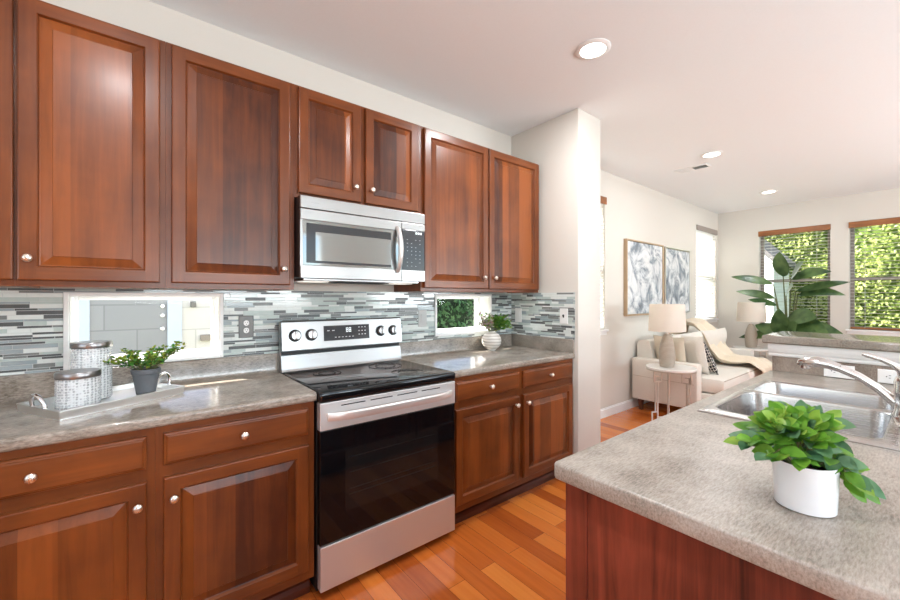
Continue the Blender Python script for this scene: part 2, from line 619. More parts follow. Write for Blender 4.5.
M['blind_frame'] = plain('taupe window frame', srgb(150, 140, 132), 0.5, var=0.02)
M['plate_grey'] = plain('pewter wall plate', srgb(112, 112, 110), 0.4, metal=0.3, var=0.03)
M['plate_mid'] = plain('light grey wall plate', srgb(186, 188, 186), 0.35, var=0.02)
M['plate_white'] = plain('white wall plate', srgb(244, 244, 242), 0.35, var=0.01)
M['slot'] = plain('dark slot', srgb(26, 26, 28), 0.6, var=0.0)
M['can_glow'] = plain('recessed lamp lens', srgb(255, 252, 244), 0.5, var=0.0, emit=((1, 0.96, 0.88, 1), 8.0))
M['grout'] = plain('pale grout', srgb(206, 210, 208), 0.85, var=0.03)
M['t_white'] = plain('white glass tile', srgb(226, 232, 228), 0.12, var=0.03, coat=0.3)
M['t_mint'] = plain('pale green grey glass tile', srgb(190, 203, 198), 0.12, var=0.04, coat=0.3)
M['t_blue'] = plain('blue grey glass tile', srgb(160, 173, 176), 0.12, var=0.04, coat=0.3)
M['t_grey'] = plain('mid grey stone tile', srgb(124, 128, 126), 0.3, var=0.08)
M['t_dark'] = plain('charcoal stone tile', srgb(84, 88, 88), 0.3, var=0.1)
M['siding'] = siding_mat('beige wall siding', srgb(222, 220, 216), 0.30)
M['garage'] = siding_mat('grey panelled door', srgb(160, 161, 164), 0.31, 0.62)
M['frame_blue'] = plain('bluish white door frame', srgb(198, 208, 222), 0.6, var=0.01)
M['house_white'] = siding_mat('white house siding', srgb(236, 238, 240), 0.18)
M['roofing'] = plain('grey roof', srgb(110, 108, 108), 0.9, var=0.1)
M['ground'] = plain('outdoor ground', srgb(110, 122, 74), 0.95, var=0.25, scale=8)
M['drain'] = plain('dark drain metal', srgb(60, 60, 60), 0.4, metal=0.8, var=0.0)  # even dark grey metal for the sink drains


# ------------------------------------------------------------------ mesh builder
WORLD = {}


class MB:
    def __init__(self):
        self.v, self.f, self.m = [], [], []

    def quad(self, pts, mi=0):
        n = len(self.v)
        self.v += [Vector(p) for p in pts]
        self.f.append(tuple(range(n, n + len(pts))))
        self.m.append(mi)

    def box(self, x0, x1, d0, d1, z0, z1, mi=0, bev=0.0):
        if bev > 0:
            b = bmesh.new()
            bmesh.ops.create_cube(b, size=1.0)
            for v in b.verts:
                v.co = Vector(((x0 + x1) / 2 + v.co.x * (x1 - x0), -(d0 + d1) / 2 + v.co.y * (d1 - d0), (z0 + z1) / 2 + v.co.z * (z1 - z0)))
            w = min(bev, 0.45 * min(abs(x1 - x0), abs(d1 - d0), abs(z1 - z0)))
            bmesh.ops.bevel(b, geom=list(b.edges), offset=w, segments=2, profile=0.5, affect='EDGES')
            self.add_bm(b, mi)
            return
        n = len(self.v)
        self.v += [P(x, d, z) for x in (x0, x1) for d in (d0, d1) for z in (z0, z1)]
        for q in ((0, 1, 3, 2), (4, 6, 7, 5), (0, 4, 5, 1), (2, 3, 7, 6), (0, 2, 6, 4), (1, 5, 7, 3)):
            self.f.append(tuple(n + i for i in q))
            self.m.append(mi)

    def add_bm(self, b, mi=0, mat=None):
        n = len(self.v)
        b.verts.index_update()
        for v in b.verts:
            self.v.append(mat @ v.co if mat else v.co.copy())
        for f in b.faces:
            self.f.append(tuple(n + v.index for v in f.verts))
            self.m.append(mi)
        b.free()

    def lathe(self, c, prof, mi=0, seg=28, axis='z', sx=1.0, sy=1.0, cap=True):
        """prof: list of (radius, height); axis 'z' up, 'd' out from the cabinet wall, '-x' towards -x"""
        n = len(self.v)
        c = Vector(c)
        for r, h in prof:
            for i in range(seg):
                a = 2 * PI * i / seg
                u, w = math.cos(a) * r * sx, math.sin(a) * r * sy
                if axis == 'z':
                    o = Vector((u, w, h))
                elif axis == 'd':
                    o = Vector((u, -h, w))
                else:
                    o = Vector((-h, u, w))
                self.v.append(c + o)
        for j in range(len(prof) - 1):
            for i in range(seg):
                k = (i + 1) % seg
                self.f.append((n + j * seg + i, n + j * seg + k, n + (j + 1) * seg + k, n + (j + 1) * seg + i))
                self.m.append(mi)
        if cap:
            self.f.append(tuple(n + i for i in range(seg)))
            self.m.append(mi)
            t = n + (len(prof) - 1) * seg
            self.f.append(tuple(t + i for i in range(seg)))
            self.m.append(mi)

    def loops(self, rings, mi=0, cap0=True, cap1=True, closed=True):
        n = len(self.v)
        k = len(rings[0])
        for r in rings:
            self.v += [Vector(p) for p in r]
        for j in range(len(rings) - 1):
            for i in range(k if closed else k - 1):
                q = (i + 1) % k
                self.f.append((n + j * k + i, n + j * k + q, n + (j + 1) * k + q, n + (j + 1) * k + i))
                self.m.append(mi)
        if cap0:
            self.f.append(tuple(n + i for i in range(k)))
            self.m.append(mi)
        if cap1:
            t = n + (len(rings) - 1) * k
            self.f.append(tuple(t + i for i in range(k)))
            self.m.append(mi)

    def tube(self, path, r, mi=0, seg=10, flat=1.0, cap=True):
        path = [Vector(p) for p in path]
        rr = r if isinstance(r, (list, tuple)) else [r] * len(path)
        rings = []
        up = None
        for i, p in enumerate(path):
            t = (path[min(i + 1, len(path) - 1)] - path[max(i - 1, 0)]).normalized()
            if up is None:
                up = Vector((0, 0, 1)) if abs(t.z) < 0.9 else Vector((1, 0, 0))
            s = t.cross(up).normalized()
            up = s.cross(t).normalized()
            rings.append([p + s * math.cos(2 * PI * k / seg) * rr[i] + up * math.sin(2 * PI * k / seg) * rr[i] * flat for k in range(seg)])
        self.loops(rings, mi, cap, cap)

    def bar(self, a, b, w, mi=0):
        a, b = Vector(a), Vector(b)
        t = (b - a).normalized()
        ref = Vector((0, 0, 1)) if abs(t.z) < 0.9 else Vector((1, 0, 0))
        s = t.cross(ref).normalized() * w / 2
        u = s.cross(t).normalized() * w / 2
        self.loops([[p + s + u, p - s + u, p - s - u, p + s - u] for p in (a - t * w / 2, b + t * w / 2)], mi)

    def leaf(self, base, direction, up, length, width, mi=0, seg=5, droop=0.2, fold=0.15, round_=0.8):
        base, t, up = Vector(base), Vector(direction).normalized(), Vector(up)
        s = t.cross(up)
        if s.length < 1e-4:
            s = t.cross(Vector((1, 0, 0.3)))
        s.normalize()
        nrm = s.cross(t).normalized()
        rows = []
        for i in range(seg + 1):
            k = i / seg
            w = width / 2 * (max(0.0, math.sin(PI * k ** round_)) ** 0.8) if 0 < i < seg else 0.002 * width
            c = base + t * length * k + Vector((0, 0, -1)) * droop * length * k * k
            rows.append((c - s * w + nrm * fold * w, c, c + s * w + nrm * fold * w))
        n = len(self.v)
        for r in rows:
            self.v += list(r)
        for i in range(seg):
            a = n + 3 * i
            self.f += [(a, a + 1, a + 4, a + 3), (a + 1, a + 2, a + 5, a + 4)]
            self.m += [mi, mi]

    def xform(self, mat):
        self.v = [mat @ p for p in self.v]
        return self

    def build(self, name, mats, parent=None, smooth=False, local=False, base=None, flip=True):
        me = bpy.data.meshes.new(name)
        off = Vector((0, 0, 0))
        if not local:
            if base is not None:
                off = Vector(base)
            elif parent is not None:
                off = WORLD[parent.name]
        me.from_pydata([tuple(p - off) for p in self.v], [], self.f)
        if not isinstance(mats, (list, tuple)):
            mats = [mats]
        for m in mats:
            me.materials.append(M[m] if isinstance(m, str) else m)
        me.polygons.foreach_set('material_index', self.m)
        if flip:
            b = bmesh.new()
            b.from_mesh(me)
            bmesh.ops.recalc_face_normals(b, faces=b.faces)
            b.to_mesh(me)
            b.free()
        if smooth:
            me.polygons.foreach_set('use_smooth', [True] * len(me.polygons))
            try:
                me.set_sharp_from_angle(angle=math.radians(38))
            except Exception:
                pass
        me.update()
        o = bpy.data.objects.new(name, me)
        COL.objects.link(o)
        if parent is not None:
            o.parent = parent
            WORLD[o.name] = WORLD[parent.name].copy() if not local else Vector((0, 0, 0))
        else:
            o.location = off
            WORLD[o.name] = off.copy()
        return o


def tag(o, label, cat, group=None, kind=None):
    if label:
        o['label'] = label
    if cat:
        o['category'] = cat
    if group:
        o['group'] = group
    if kind:
        o['kind'] = kind
    return o


def thing(name, label, cat, loc=(0, 0, 0), rotz=0.0, group=None):
    o = bpy.data.objects.new(name, None)
    o.empty_display_size = 0.05
    COL.objects.link(o)
    o.location = loc
    o.rotation_euler = (0, 0, rotz)
    WORLD[o.name] = Vector(loc)
    return tag(o, label, cat, group)


def struct(o):
    o['kind'] = 'structure'
    return o


def dup(root, loc, label=None, rotz=None, group=None):
    def cp(o, par):
        c = o.copy()
        COL.objects.link(c)
        if par is not None:
            c.parent = par
        for ch in list(o.children):
            cp(ch, c)
        return c
    r = cp(root, None)
    r.location = loc
    if rotz is not None:
        r.rotation_euler = (0, 0, rotz)
    if label:
        r['label'] = label
    if group:
        r['group'] = group
    WORLD[r.name] = Vector(loc)
    return r


def rrect(x0, x1, d0, d1, r, z, n=5):
    pts = []
    for cx, cd, a0 in ((x1 - r, d1 - r, 0), (x0 + r, d1 - r, 90), (x0 + r, d0 + r, 180), (x1 - r, d0 + r, 270)):
        for i in range(n + 1):
            a = math.radians(a0 + 90 * i / n)
            pts.append(P(cx + r * math.cos(a), cd + r * math.sin(a), z))
    return pts


# ------------------------------------------------------------------ setting
CEIL = 2.736
XF, XB, DR = 6.97, -2.8, 5.2


def wall_with_holes(name, lo, hi, zlo, zhi, t0, t1, holes, axis, mat='wall'):
    """axis 'x': runs along x at d in t0..t1; axis 'd': runs along d at x in t0..t1"""
    us = sorted({lo, hi} | {h[0] for h in holes} | {h[1] for h in holes})
    zs = sorted({zlo, zhi} | {h[2] for h in holes} | {h[3] for h in holes})
    mb = MB()
    inside = lambda u, z: any(h[0] < u < h[1] and h[2] < z < h[3] for h in holes)
    pt = (lambda u, t, z: P(u, t, z)) if axis == 'x' else (lambda u, t, z: P(t, u, z))
    for i in range(len(us) - 1):
        for j in range(len(zs) - 1):
            u0, u1, z0, z1 = us[i], us[i + 1], zs[j], zs[j + 1]
            if inside((u0 + u1) / 2, (z0 + z1) / 2):
                continue
            for t in (t0, t1):
                mb.quad([pt(u0, t, z0), pt(u1, t, z0), pt(u1, t, z1), pt(u0, t, z1)])
    for h in list(holes) + [(lo, hi, zlo, zhi)]:
        u0, u1, z0, z1 = h
        mb.quad([pt(u0, t0, z0), pt(u1, t0, z0), pt(u1, t1, z0), pt(u0, t1, z0)])
        mb.quad([pt(u0, t0, z1), pt(u1, t0, z1), pt(u1, t1, z1), pt(u0, t1, z1)])
        mb.quad([pt(u0, t0, z0), pt(u0, t0, z1), pt(u0, t1, z1), pt(u0, t1, z0)])
        mb.quad([pt(u1, t0, z0), pt(u1, t0, z1), pt(u1, t1, z1), pt(u1, t1, z0)])
    o = mb.build(name, mat, flip=False)
    b = bmesh.new()
    b.from_mesh(o.data)
    bmesh.ops.remove_doubles(b, verts=b.verts, dist=1e-5)
    bmesh.ops.recalc_face_normals(b, faces=b.faces)
    b.to_mesh(o.data)
    b.free()
    return struct(o)


mb = MB()
mb.box(XB - 0.15, XF + 0.15, -0.18, DR + 0.15, -0.06, 0.0)
struct(mb.build('floor', 'floor'))
mb = MB()
mb.box(XB - 0.15, XF + 0.15, -0.18, DR + 0.15, CEIL, CEIL + 0.12)
struct(mb.build('ceiling', 'ceiling'))

W1 = (-0.843, -0.281, 1.035, 1.335)
W2 = (1.113, 1.66, 1.058, 1.34)
W3 = (2.58, 3.445, 0.975, 2.44)
W4 = (6.03, 6.88, 0.985, 2.44)
W5 = (0.56, 1.375, 0.895, 2.36)
W6 = (1.565, 2.38, 0.895, 2.355)
wall_with_holes('wall_left', XB - 0.15, XF + 0.15, 0, CEIL, -0.18, 0, [W1, W2, W3, W4], 'x')
wall_with_holes('wall_far', 0.0, DR, 0, CEIL, XF, XF + 0.15, [W5, W6], 'd')
wall_with_holes('wall_right', XB - 0.15, XF + 0.15, 0, CEIL, DR, DR + 0.12, [(-0.65, 1.85, 1.0, 2.4), (3.25, 5.55, 0.95, 2.4)], 'x')
wall_with_holes('wall_back', 0.0, DR, 0, CEIL, XB - 0.15, XB, [(1.35, 3.45, 1.0, 2.35)], 'd')
RX0, RX1, RD = 1.926, 2.232, 0.671
mb = MB()
mb.box(RX0, RX1, 0.0, RD, 0.0, CEIL, 0, 0.006)
struct(mb.build('wall_return', 'wall', smooth=True))


def baseboard(name, x0, x1, d0, d1):
    mb = MB()
    mb.box(x0, x1, d0, d1, 0, 0.088)
    if x1 - x0 > d1 - d0:
        mb.box(x0, x1, d0, d0 + (d1 - d0) * 0.55, 0.088, 0.1)
    else:
        mb.box(x0 + (x1 - x0) * 0.45, x1, d0, d1, 0.088, 0.1)
    struct(mb.build(name, 'white'))


baseboard('baseboard_left', RX1, XF, 0.0, 0.015)
baseboard('baseboard_far', XF - 0.015, XF, 0.015, DR)
mb = MB()
mb.box(RX0 + 0.01, RX1, RD, RD + 0.014, 0, 0.1)
mb.box(RX1, RX1 + 0.014, 0.015, RD + 0.014, 0, 0.1)
struct(mb.build('baseboard_return', 'white'))


# windows ------------------------------------------------------------------
def small_window(name, w, mull):
    x0, x1, z0, z1 = w
    mb = MB()
    f = mull
    for a in ((x0, x0 + f, z0, z1), (x1 - f, x1, z0, z1), (x0 + f, x1 - f, z0, z0 + f), (x0 + f, x1 - f, z1 - f, z1)):
        mb.box(a[0], a[1], -0.165, -0.115, a[2], a[3], 0, 0.003)
    o = struct(mb.build(name, 'vinyl'))
    # thin white casing proud of the tile
    mb = MB()
    c = 0.016
    for a in ((x0 - c, x0, z0 - c, z1 + c), (x1, x1 + c, z0 - c, z1 + c), (x0, x1, z0 - c, z0), (x0, x1, z1, z1 + c)):
        mb.box(a[0], a[1], 0.0, 0.016, a[2], a[3], 0, 0.002)
    # painted returns and sill
    t = 0.004
    mb.box(x0, x0 + t, -0.115, 0.0, z0, z1)
    mb.box(x1 - t, x1, -0.115, 0.0, z0, z1)
    mb.box(x0 + t, x1 - t, -0.115, 0.0, z0, z0 + t)
    mb.box(x0 + t, x1 - t, -0.115, 0.0, z1 - t, z1)
    mb.build('window_casing', 'white', o)
    mb = MB()
    mb.box(x0 + f, x1 - f, -0.142, -0.138, z0 + f, z1 - f)
    mb.build('pane', 'glass', o)
    return o


small_window('window_1', W1, 0.018)
small_window('window_2', W2, 0.022)


def sash_window(name, u0, u1, z0, z1, axis, frame_mat):
    """double hung window; axis 'x' in the left wall, 'd' in the far wall"""
    bx = (lambda mb, a0, a1, t0, t1, b0, b1: mb.box(a0, a1, -t1, -t0, b0, b1, 0, 0.003)) if axis == 'x' else \
         (lambda mb, a0, a1, t0, t1, b0, b1: mb.box(XF + t0, XF + t1, a0, a1, b0, b1, 0, 0.003))
    mb = MB()
    f = 0.04
    zm = (z0 + z1) / 2 - 0.04
    bx(mb, u0, u0 + f, 0.085, 0.14, z0, z1)
    bx(mb, u1 - f, u1, 0.085, 0.14, z0, z1)
    bx(mb, u0 + f, u1 - f, 0.085, 0.14, z0, z0 + f)
    bx(mb, u0 + f, u1 - f, 0.085, 0.14, z1 - f, z1)
    o = struct(mb.build(name, frame_mat))
    mb = MB()
    bx(mb, u0 + f, u1 - f, 0.08, 0.135, zm - 0.022, zm + 0.022)
    mb.build('meeting_rail', frame_mat, o)
    mb = MB()
    bx(mb, u0 + f, u1 - f, 0.108, 0.112, z0 + f, zm - 0.022)
    mb.build('pane', 'glass', o)
    mb = MB()
    bx(mb, u0 + f, u1 - f, 0.115, 0.119, zm + 0.022, z1 - f)
    mb.build('pane', 'glass', o)
    mb = MB()
    bx(mb, u0 - 0.035, u1 + 0.035, -0.03, 0.085, z0 - 0.022, z0 + 0.001)
    bx(mb, u0 - 0.02, u1 + 0.02, -0.012, 0.0, z0 - 0.06, z0 - 0.022)
    mb.build('window_sill', 'white', o)
    return o


sash_window('window_3', *W3, 'x', 'vinyl')
sash_window('window_4', *W4, 'x', 'vinyl')
sash_window('window_5', *W5, 'd', 'blind_frame')
sash_window('window_6', *W6, 'd', 'blind_frame')


def blind(label, u0, u1, z0, z1, axis, tilt, slat_mat, valance_mat, gap_pitch=0.046, group=None):
    base = P((u0 + u1) / 2, 0.0, z0) if axis == 'x' else P(XF, (u0 + u1) / 2, z0)
    t = thing('window_blind', label, 'blind', base, 0, group)
    pt = (lambda u, s, z: P(u, -s, z)) if axis == 'x' else (lambda u, s, z: P(XF + s, u, z))
    bx = (lambda mb, a0, a1, t0, t1, b0, b1: mb.box(a0, a1, -t1, -t0, b0, b1, 0, 0.002)) if axis == 'x' else \
         (lambda mb, a0, a1, t0, t1, b0, b1: mb.box(XF + t0, XF + t1, a0, a1, b0, b1, 0, 0.002))
    mb = MB()
    bx(mb, u0 - 0.006, u1 + 0.006, -0.022, -0.008, z1 - 0.075, z1 + 0.004)
    bx(mb, u0 - 0.006, u0 + 0.004, -0.008, 0.05, z1 - 0.075, z1 + 0.004) if axis != 'x' else None
    mb.build('valance', valance_mat, t)
    mb = MB()
    bx(mb, u0 + 0.006, u1 - 0.006, 0.008, 0.055, z1 - 0.045, z1 - 0.002)
    mb.build('headrail', slat_mat, t)
    mb = MB()
    z = z1 - 0.085
    c, s = math.cos(tilt) * 0.024, math.sin(tilt) * 0.024
    while z > z0 + 0.05:
        a = [pt(u0 + 0.008, 0.032 - c, z - s), pt(u1 - 0.008, 0.032 - c, z - s), pt(u1 - 0.008, 0.032, z + 0.003), pt(u0 + 0.008, 0.032, z + 0.003)]
        b = [pt(u0 + 0.008, 0.032, z + 0.003), pt(u1 - 0.008, 0.032, z + 0.003), pt(u1 - 0.008, 0.032 + c, z + s), pt(u0 + 0.008, 0.032 + c, z + s)]
        for q in (a, b):
            mb.loops([[p for p in q], [p + Vector((0, 0, -0.0025)) for p in q]])
        z -= gap_pitch
    mb.build('slats', slat_mat, t)
    mb = MB()
    bx(mb, u0 + 0.008, u1 - 0.008, 0.008, 0.056, z0 + 0.012, z0 + 0.034)
    mb.build('bottom_rail', valance_mat if axis != 'x' else slat_mat, t)
    mb = MB()
    for u in (u0 + (u1 - u0) * 0.18, u0 + (u1 - u0) * 0.82):
        for s_ in (0.006, 0.058):
            mb.tube([pt(u, s_, z0 + 0.02), pt(u, s_, z1 - 0.04)], 0.0012, 0, 5)
    mb.build('ladder_cord', slat_mat, t)
    if axis == 'x':
        mb = MB()
        mb.tube([pt(u1 - 0.09, -0.012, z1 - 0.08), pt(u1 - 0.09, -0.012, z1 - 0.75)], 0.004, 0, 6)
        mb.build('tilt_wand', slat_mat, t)
    return t


blind('white slatted blind half hidden behind the white wall end', *W3, 'x', math.radians(-40), 'blind', 'wood_trim')
blind('narrow white slatted blind between the paintings and the room corner', *W4, 'x', math.radians(-40), 'blind', 'blind_frame')
blind('open slatted blind with brown valance behind the tall leafy plant', *W5, 'd', math.radians(0.5), 'blind_grey', 'wood_trim')
blind('open slatted blind with brown valance at the right edge of the photo', *W6, 'd', math.radians(0.5), 'blind_grey', 'wood_trim')

# ------------------------------------------------------------------ tile backsplash
TILE_MATS = ['grout', 't_white', 't_mint', 't_blue', 't_grey', 't_dark']


def tiles(pt, u0, u1, z0, z1, holes, seed, thick=0.008):
    r = random.Random(seed)
    mb = MB()
    g = 0.0012

    def piece(a0, a1, b0, b1, mi, t):
        if a1 - a0 < 0.004:
            return
        for (h0, h1, k0, k1) in holes:
            if a0 < h1 and a1 > h0 and b0 < k1 and b1 > k0:
                if b0 < k0 - 0.003:
                    piece(a0, a1, b0, k0, mi, t)
                if b1 > k1 + 0.003:
                    piece(a0, a1, k1, b1, mi, t)
                c0, c1 = max(b0, k0), min(b1, k1)
                if a0 < h0:
                    piece(a0, h0, c0, c1, mi, t)
                if a1 > h1:
                    piece(h1, a1, c0, c1, mi, t)
                return
        e = 0.0008
        o = [pt(a0, t - e, b0), pt(a1, t - e, b0), pt(a1, t - e, b1), pt(a0, t - e, b1)]
        i = [pt(a0 + e, t, b0 + e), pt(a1 - e, t, b0 + e), pt(a1 - e, t, b1 - e), pt(a0 + e, t, b1 - e)]
        k = [pt(a0, 0.003, b0), pt(a1, 0.003, b0), pt(a1, 0.003, b1), pt(a0, 0.003, b1)]
        mb.loops([k, o, i], mi, False, True)

    def ground(a0, a1, b0, b1):
        us = sorted({a0, a1} | {min(max(q, a0), a1) for h in holes for q in h[:2]})
        zs = sorted({b0, b1} | {min(max(q, b0), b1) for h in holes for q in h[2:]})
        for i in range(len(us) - 1):
            for j in range(len(zs) - 1):
                cu, cz = (us[i] + us[i + 1]) / 2, (zs[j] + zs[j + 1]) / 2
                if any(h[0] < cu < h[1] and h[2] < cz < h[3] for h in holes):
                    continue
                mb.loops([[pt(us[i], t, zs[j]), pt(us[i + 1], t, zs[j]), pt(us[i + 1], t, zs[j + 1]), pt(us[i], t, zs[j + 1])] for t in (0.0, 0.0068)], 0)

    ground(u0, u1, z0, z1)
    z = z0 + g
    while z < z1 - 0.006:
        h = r.choice((0.0165, 0.0165, 0.0165, 0.0085, 0.0085))
        h = min(h, z1 - z - g)
        u = u0 - r.random() * 0.1
        while u < u1:
            w = r.choice((0.065, 0.1, 0.13, 0.15))
            a, b = max(u, u0), min(u + w, u1)
            thin = h < 0.01
            mi = r.choices((1, 2, 3, 4, 5), ((34, 26, 16, 12, 14) if not thin else (22, 18, 16, 16, 28)))[0]
            if b > a:
                piece(a, b, z, z + h, mi, thick if mi < 4 else thick - 0.0006)
            u += w + g
        z += h + g
    return mb


def hole(w, m=0.017):
    return (w[0] - m, w[1] + m, w[2] - m, w[3] + m)


SPL = 1.016
UB = 1.368
o = tiles(lambda u, t, z: P(u, t, z), -1.75, RX0, SPL, UB, [hole(W1), hole(W2)], 5).build('wall_tile_left', TILE_MATS)
tag(o, 'linear glass mosaic backsplash in white and greys behind the range', None, None, 'structure')
o = tiles(lambda u, t, z: P(RX0 - t, u, z), 0.009, 0.645, SPL, UB, [], 11).build('wall_tile_return', TILE_MATS)
tag(o, 'linear glass mosaic backsplash on the short end wall', None, None, 'structure')


# ------------------------------------------------------------------ cabinets
def raised_panel(mb, x0, x1, z0, z1, d0, th=0.021, fw=0.047):
    """cope-and-stick door: materials 0 vertical grain, 1 horizontal grain, 2 panel boards"""
    def ring(i, t):
        return [P(x0 + i, d0 + t, z0 + i), P(x1 - i, d0 + t, z0 + i), P(x1 - i, d0 + t, z1 - i), P(x0 + i, d0 + t, z1 - i)]

    def band(a, b, mats):
        ra, rb = ring(*a), ring(*b)
        for k in range(4):
            q = (k + 1) % 4
            mb.quad([ra[k], ra[q], rb[q], rb[k]], mats[k])
    mb.quad(ring(0, 0), 0)
    band((0, 0), (0, th - 0.005), (1, 0, 1, 0))
    band((0, th - 0.005), (0.0015, th - 0.0015), (1, 0, 1, 0))
    band((0.0015, th - 0.0015), (0.005, th), (1, 0, 1, 0))
    a, f = 0.005, fw
    t = d0 + th
    mb.quad([P(x0 + a, t, z0 + a), P(x0 + f, t, z0 + a), P(x0 + f, t, z1 - a), P(x0 + a, t, z1 - a)], 0)
    mb.quad([P(x1 - f, t, z0 + a), P(x1 - a, t, z0 + a), P(x1 - a, t, z1 - a), P(x1 - f, t, z1 - a)], 0)
    mb.quad([P(x0 + f, t, z0 + a), P(x1 - f, t, z0 + a), P(x1 - f, t, z0 + f), P(x0 + f, t, z0 + f)], 1)
    mb.quad([P(x0 + f, t, z1 - f), P(x1 - f, t, z1 - f), P(x1 - f, t, z1 - a), P(x0 + f, t, z1 - a)], 1)
    band((f, th), (f + 0.003, th - 0.003), (1, 0, 1, 0))
    band((f + 0.003, th - 0.003), (f + 0.006, th - 0.010), (1, 0, 1, 0))
    band((f + 0.006, th - 0.010), (f + 0.009, th - 0.0115), (2, 2, 2, 2))
    band((f + 0.009, th - 0.0115), (f + 0.040, th - 0.0035), (2, 2, 2, 2))
    band((f + 0.040, th - 0.0035), (f + 0.0415, th - 0.0015), (2, 2, 2, 2))
    mb.quad(ring(f + 0.0415, th - 0.0015), 2)


def slab_front(mb, x0, x1, z0, z1, d0):
    prof = [(0, 0), (0, 0.012), (0.002, 0.015), (0.007, 0.0165), (0.009, 0.0195), (0.013, 0.021)]
    mb.loops([[P(x0 + i, d0 + t, z0 + i), P(x1 - i, d0 + t, z0 + i), P(x1 - i, d0 + t, z1 - i), P(x0 + i, d0 + t, z1 - i)] for i, t in prof], 0)


KNOB = [(0.0075, 0.0), (0.0075, 0.004), (0.0055, 0.008), (0.0055, 0.013), (0.0120, 0.0165), (0.0145, 0.020), (0.0140, 0.0245), (0.0100, 0.0285), (0.004, 0.030)]


def knob(parent, x, d, z):
    mb = MB()
    mb.lathe(P(x, d, z), KNOB, 0, 18, 'd', 0.98, 1.0)
    for k in (-0.005, 0.0, 0.005):      # reeded face
        mb.tube([P(x + k - 0.006, d + 0.0275, z - 0.007), P(x + k, d + 0.0308, z), P(x + k + 0.006, d + 0.0275, z + 0.007)], 0.0011, 0, 6)
    return mb.build('knob', 'nickel', parent, smooth=True)


WOODS = ['wood_v', 'wood_h', 'wood_p']
UT = 2.396


def door(parent, x0, x1, z0, z1, d0, kx, kz):
    mb = MB()
    raised_panel(mb, x0, x1, z0, z1, d0)
    o = mb.build('door', WOODS, parent)
    if kx is not None:
        knob(o, kx, d0 + 0.021, kz)
    return o


def face_frame(mb, x0, x1, z0, z1, d0, d1, stiles, rails):
    """vertical stiles full height (list of (xa, xb)), rails fill between them (list of (za, zb))"""
    for a, b in stiles:
        mb.box(a, b, d0, d1, z0, z1, 0)
    for (a, b), (c, e) in zip(stiles[:-1], stiles[1:]):
        for za, zb in rails:
            mb.box(b, c, d0, d1, za, zb, 1)


def wall_cabinet(label, x0, x1, z0, z1, doors, stiles):
    t = thing('wall_cabinet', label, 'cabinet', P((x0 + x1) / 2, 0.0, z0), 0, 'cherry wall cabinets')
    mb = MB()
    w = 0.016
    mb.box(x0, x0 + w, 0.0, 0.31, z0, z1, 0)
    mb.box(x1 - w, x1, 0.0, 0.31, z0, z1, 0)
    mb.box(x0 + w, x1 - w, 0.0, 0.008, z0 + 0.02, z1, 0)
    mb.box(x0 + w, x1 - w, 0.008, 0.31, z0 + 0.022, z0 + 0.038, 1)
    mb.box(x0 + w, x1 - w, 0.008, 0.31, z1 - w, z1, 1)
    mb.build('carcass', WOODS, t)
    mb = MB()
    face_frame(mb, x0, x1, z0, z1, 0.31, 0.329, stiles, [(z0, z0 + 0.042), (z1 - 0.04, z1)])
    mb.build('face_frame', WOODS, t)
    for a, b, kx, kz in doors:
        door(t, a, b, z0 + 0.022, z1 - 0.012, 0.3295, kx, kz)
    return t


wall_cabinet('cherry wall cabinet cut off by the left edge of the photo, flat stile showing', -1.46, -0.9465, UB, UT,
             [(-1.44, -0.9475, None, 0)], [(-1.46, -1.42), (-0.99, -0.9465)])
wall_cabinet('tall single-door cherry wall cabinet above the two glass jars', -0.946, -0.5225, UB, UT,
             [(-0.9385, -0.541, -0.911, 1.466)], [(-0.946, -0.915), (-0.565, -0.5225)])
wall_cabinet('tall single-door cherry wall cabinet just left of the microwave', -0.522, -0.004, UB, UT,
             [(-0.502, -0.028, -0.060, 1.466)], [(-0.522, -0.48), (-0.05, -0.004)])
wall_cabinet('short two-door cherry wall cabinet above the microwave', -0.0035, 0.7555, 1.832, UT,
             [(0.013, 0.348, 0.311, 1.929), (0.376, 0.724, 0.409, 1.929)], [(-0.0035, 0.04), (0.338, 0.386), (0.71, 0.7555)])
wall_cabinet('tall two-door cherry wall cabinet right of the microwave', 0.756, 1.888, UB, UT,
             [(0.772, 1.318, 1.27, 1.468), (1.328, 1.872, 1.374, 1.468)], [(0.756, 0.80), (1.30, 1.346), (1.845, 1.888)])


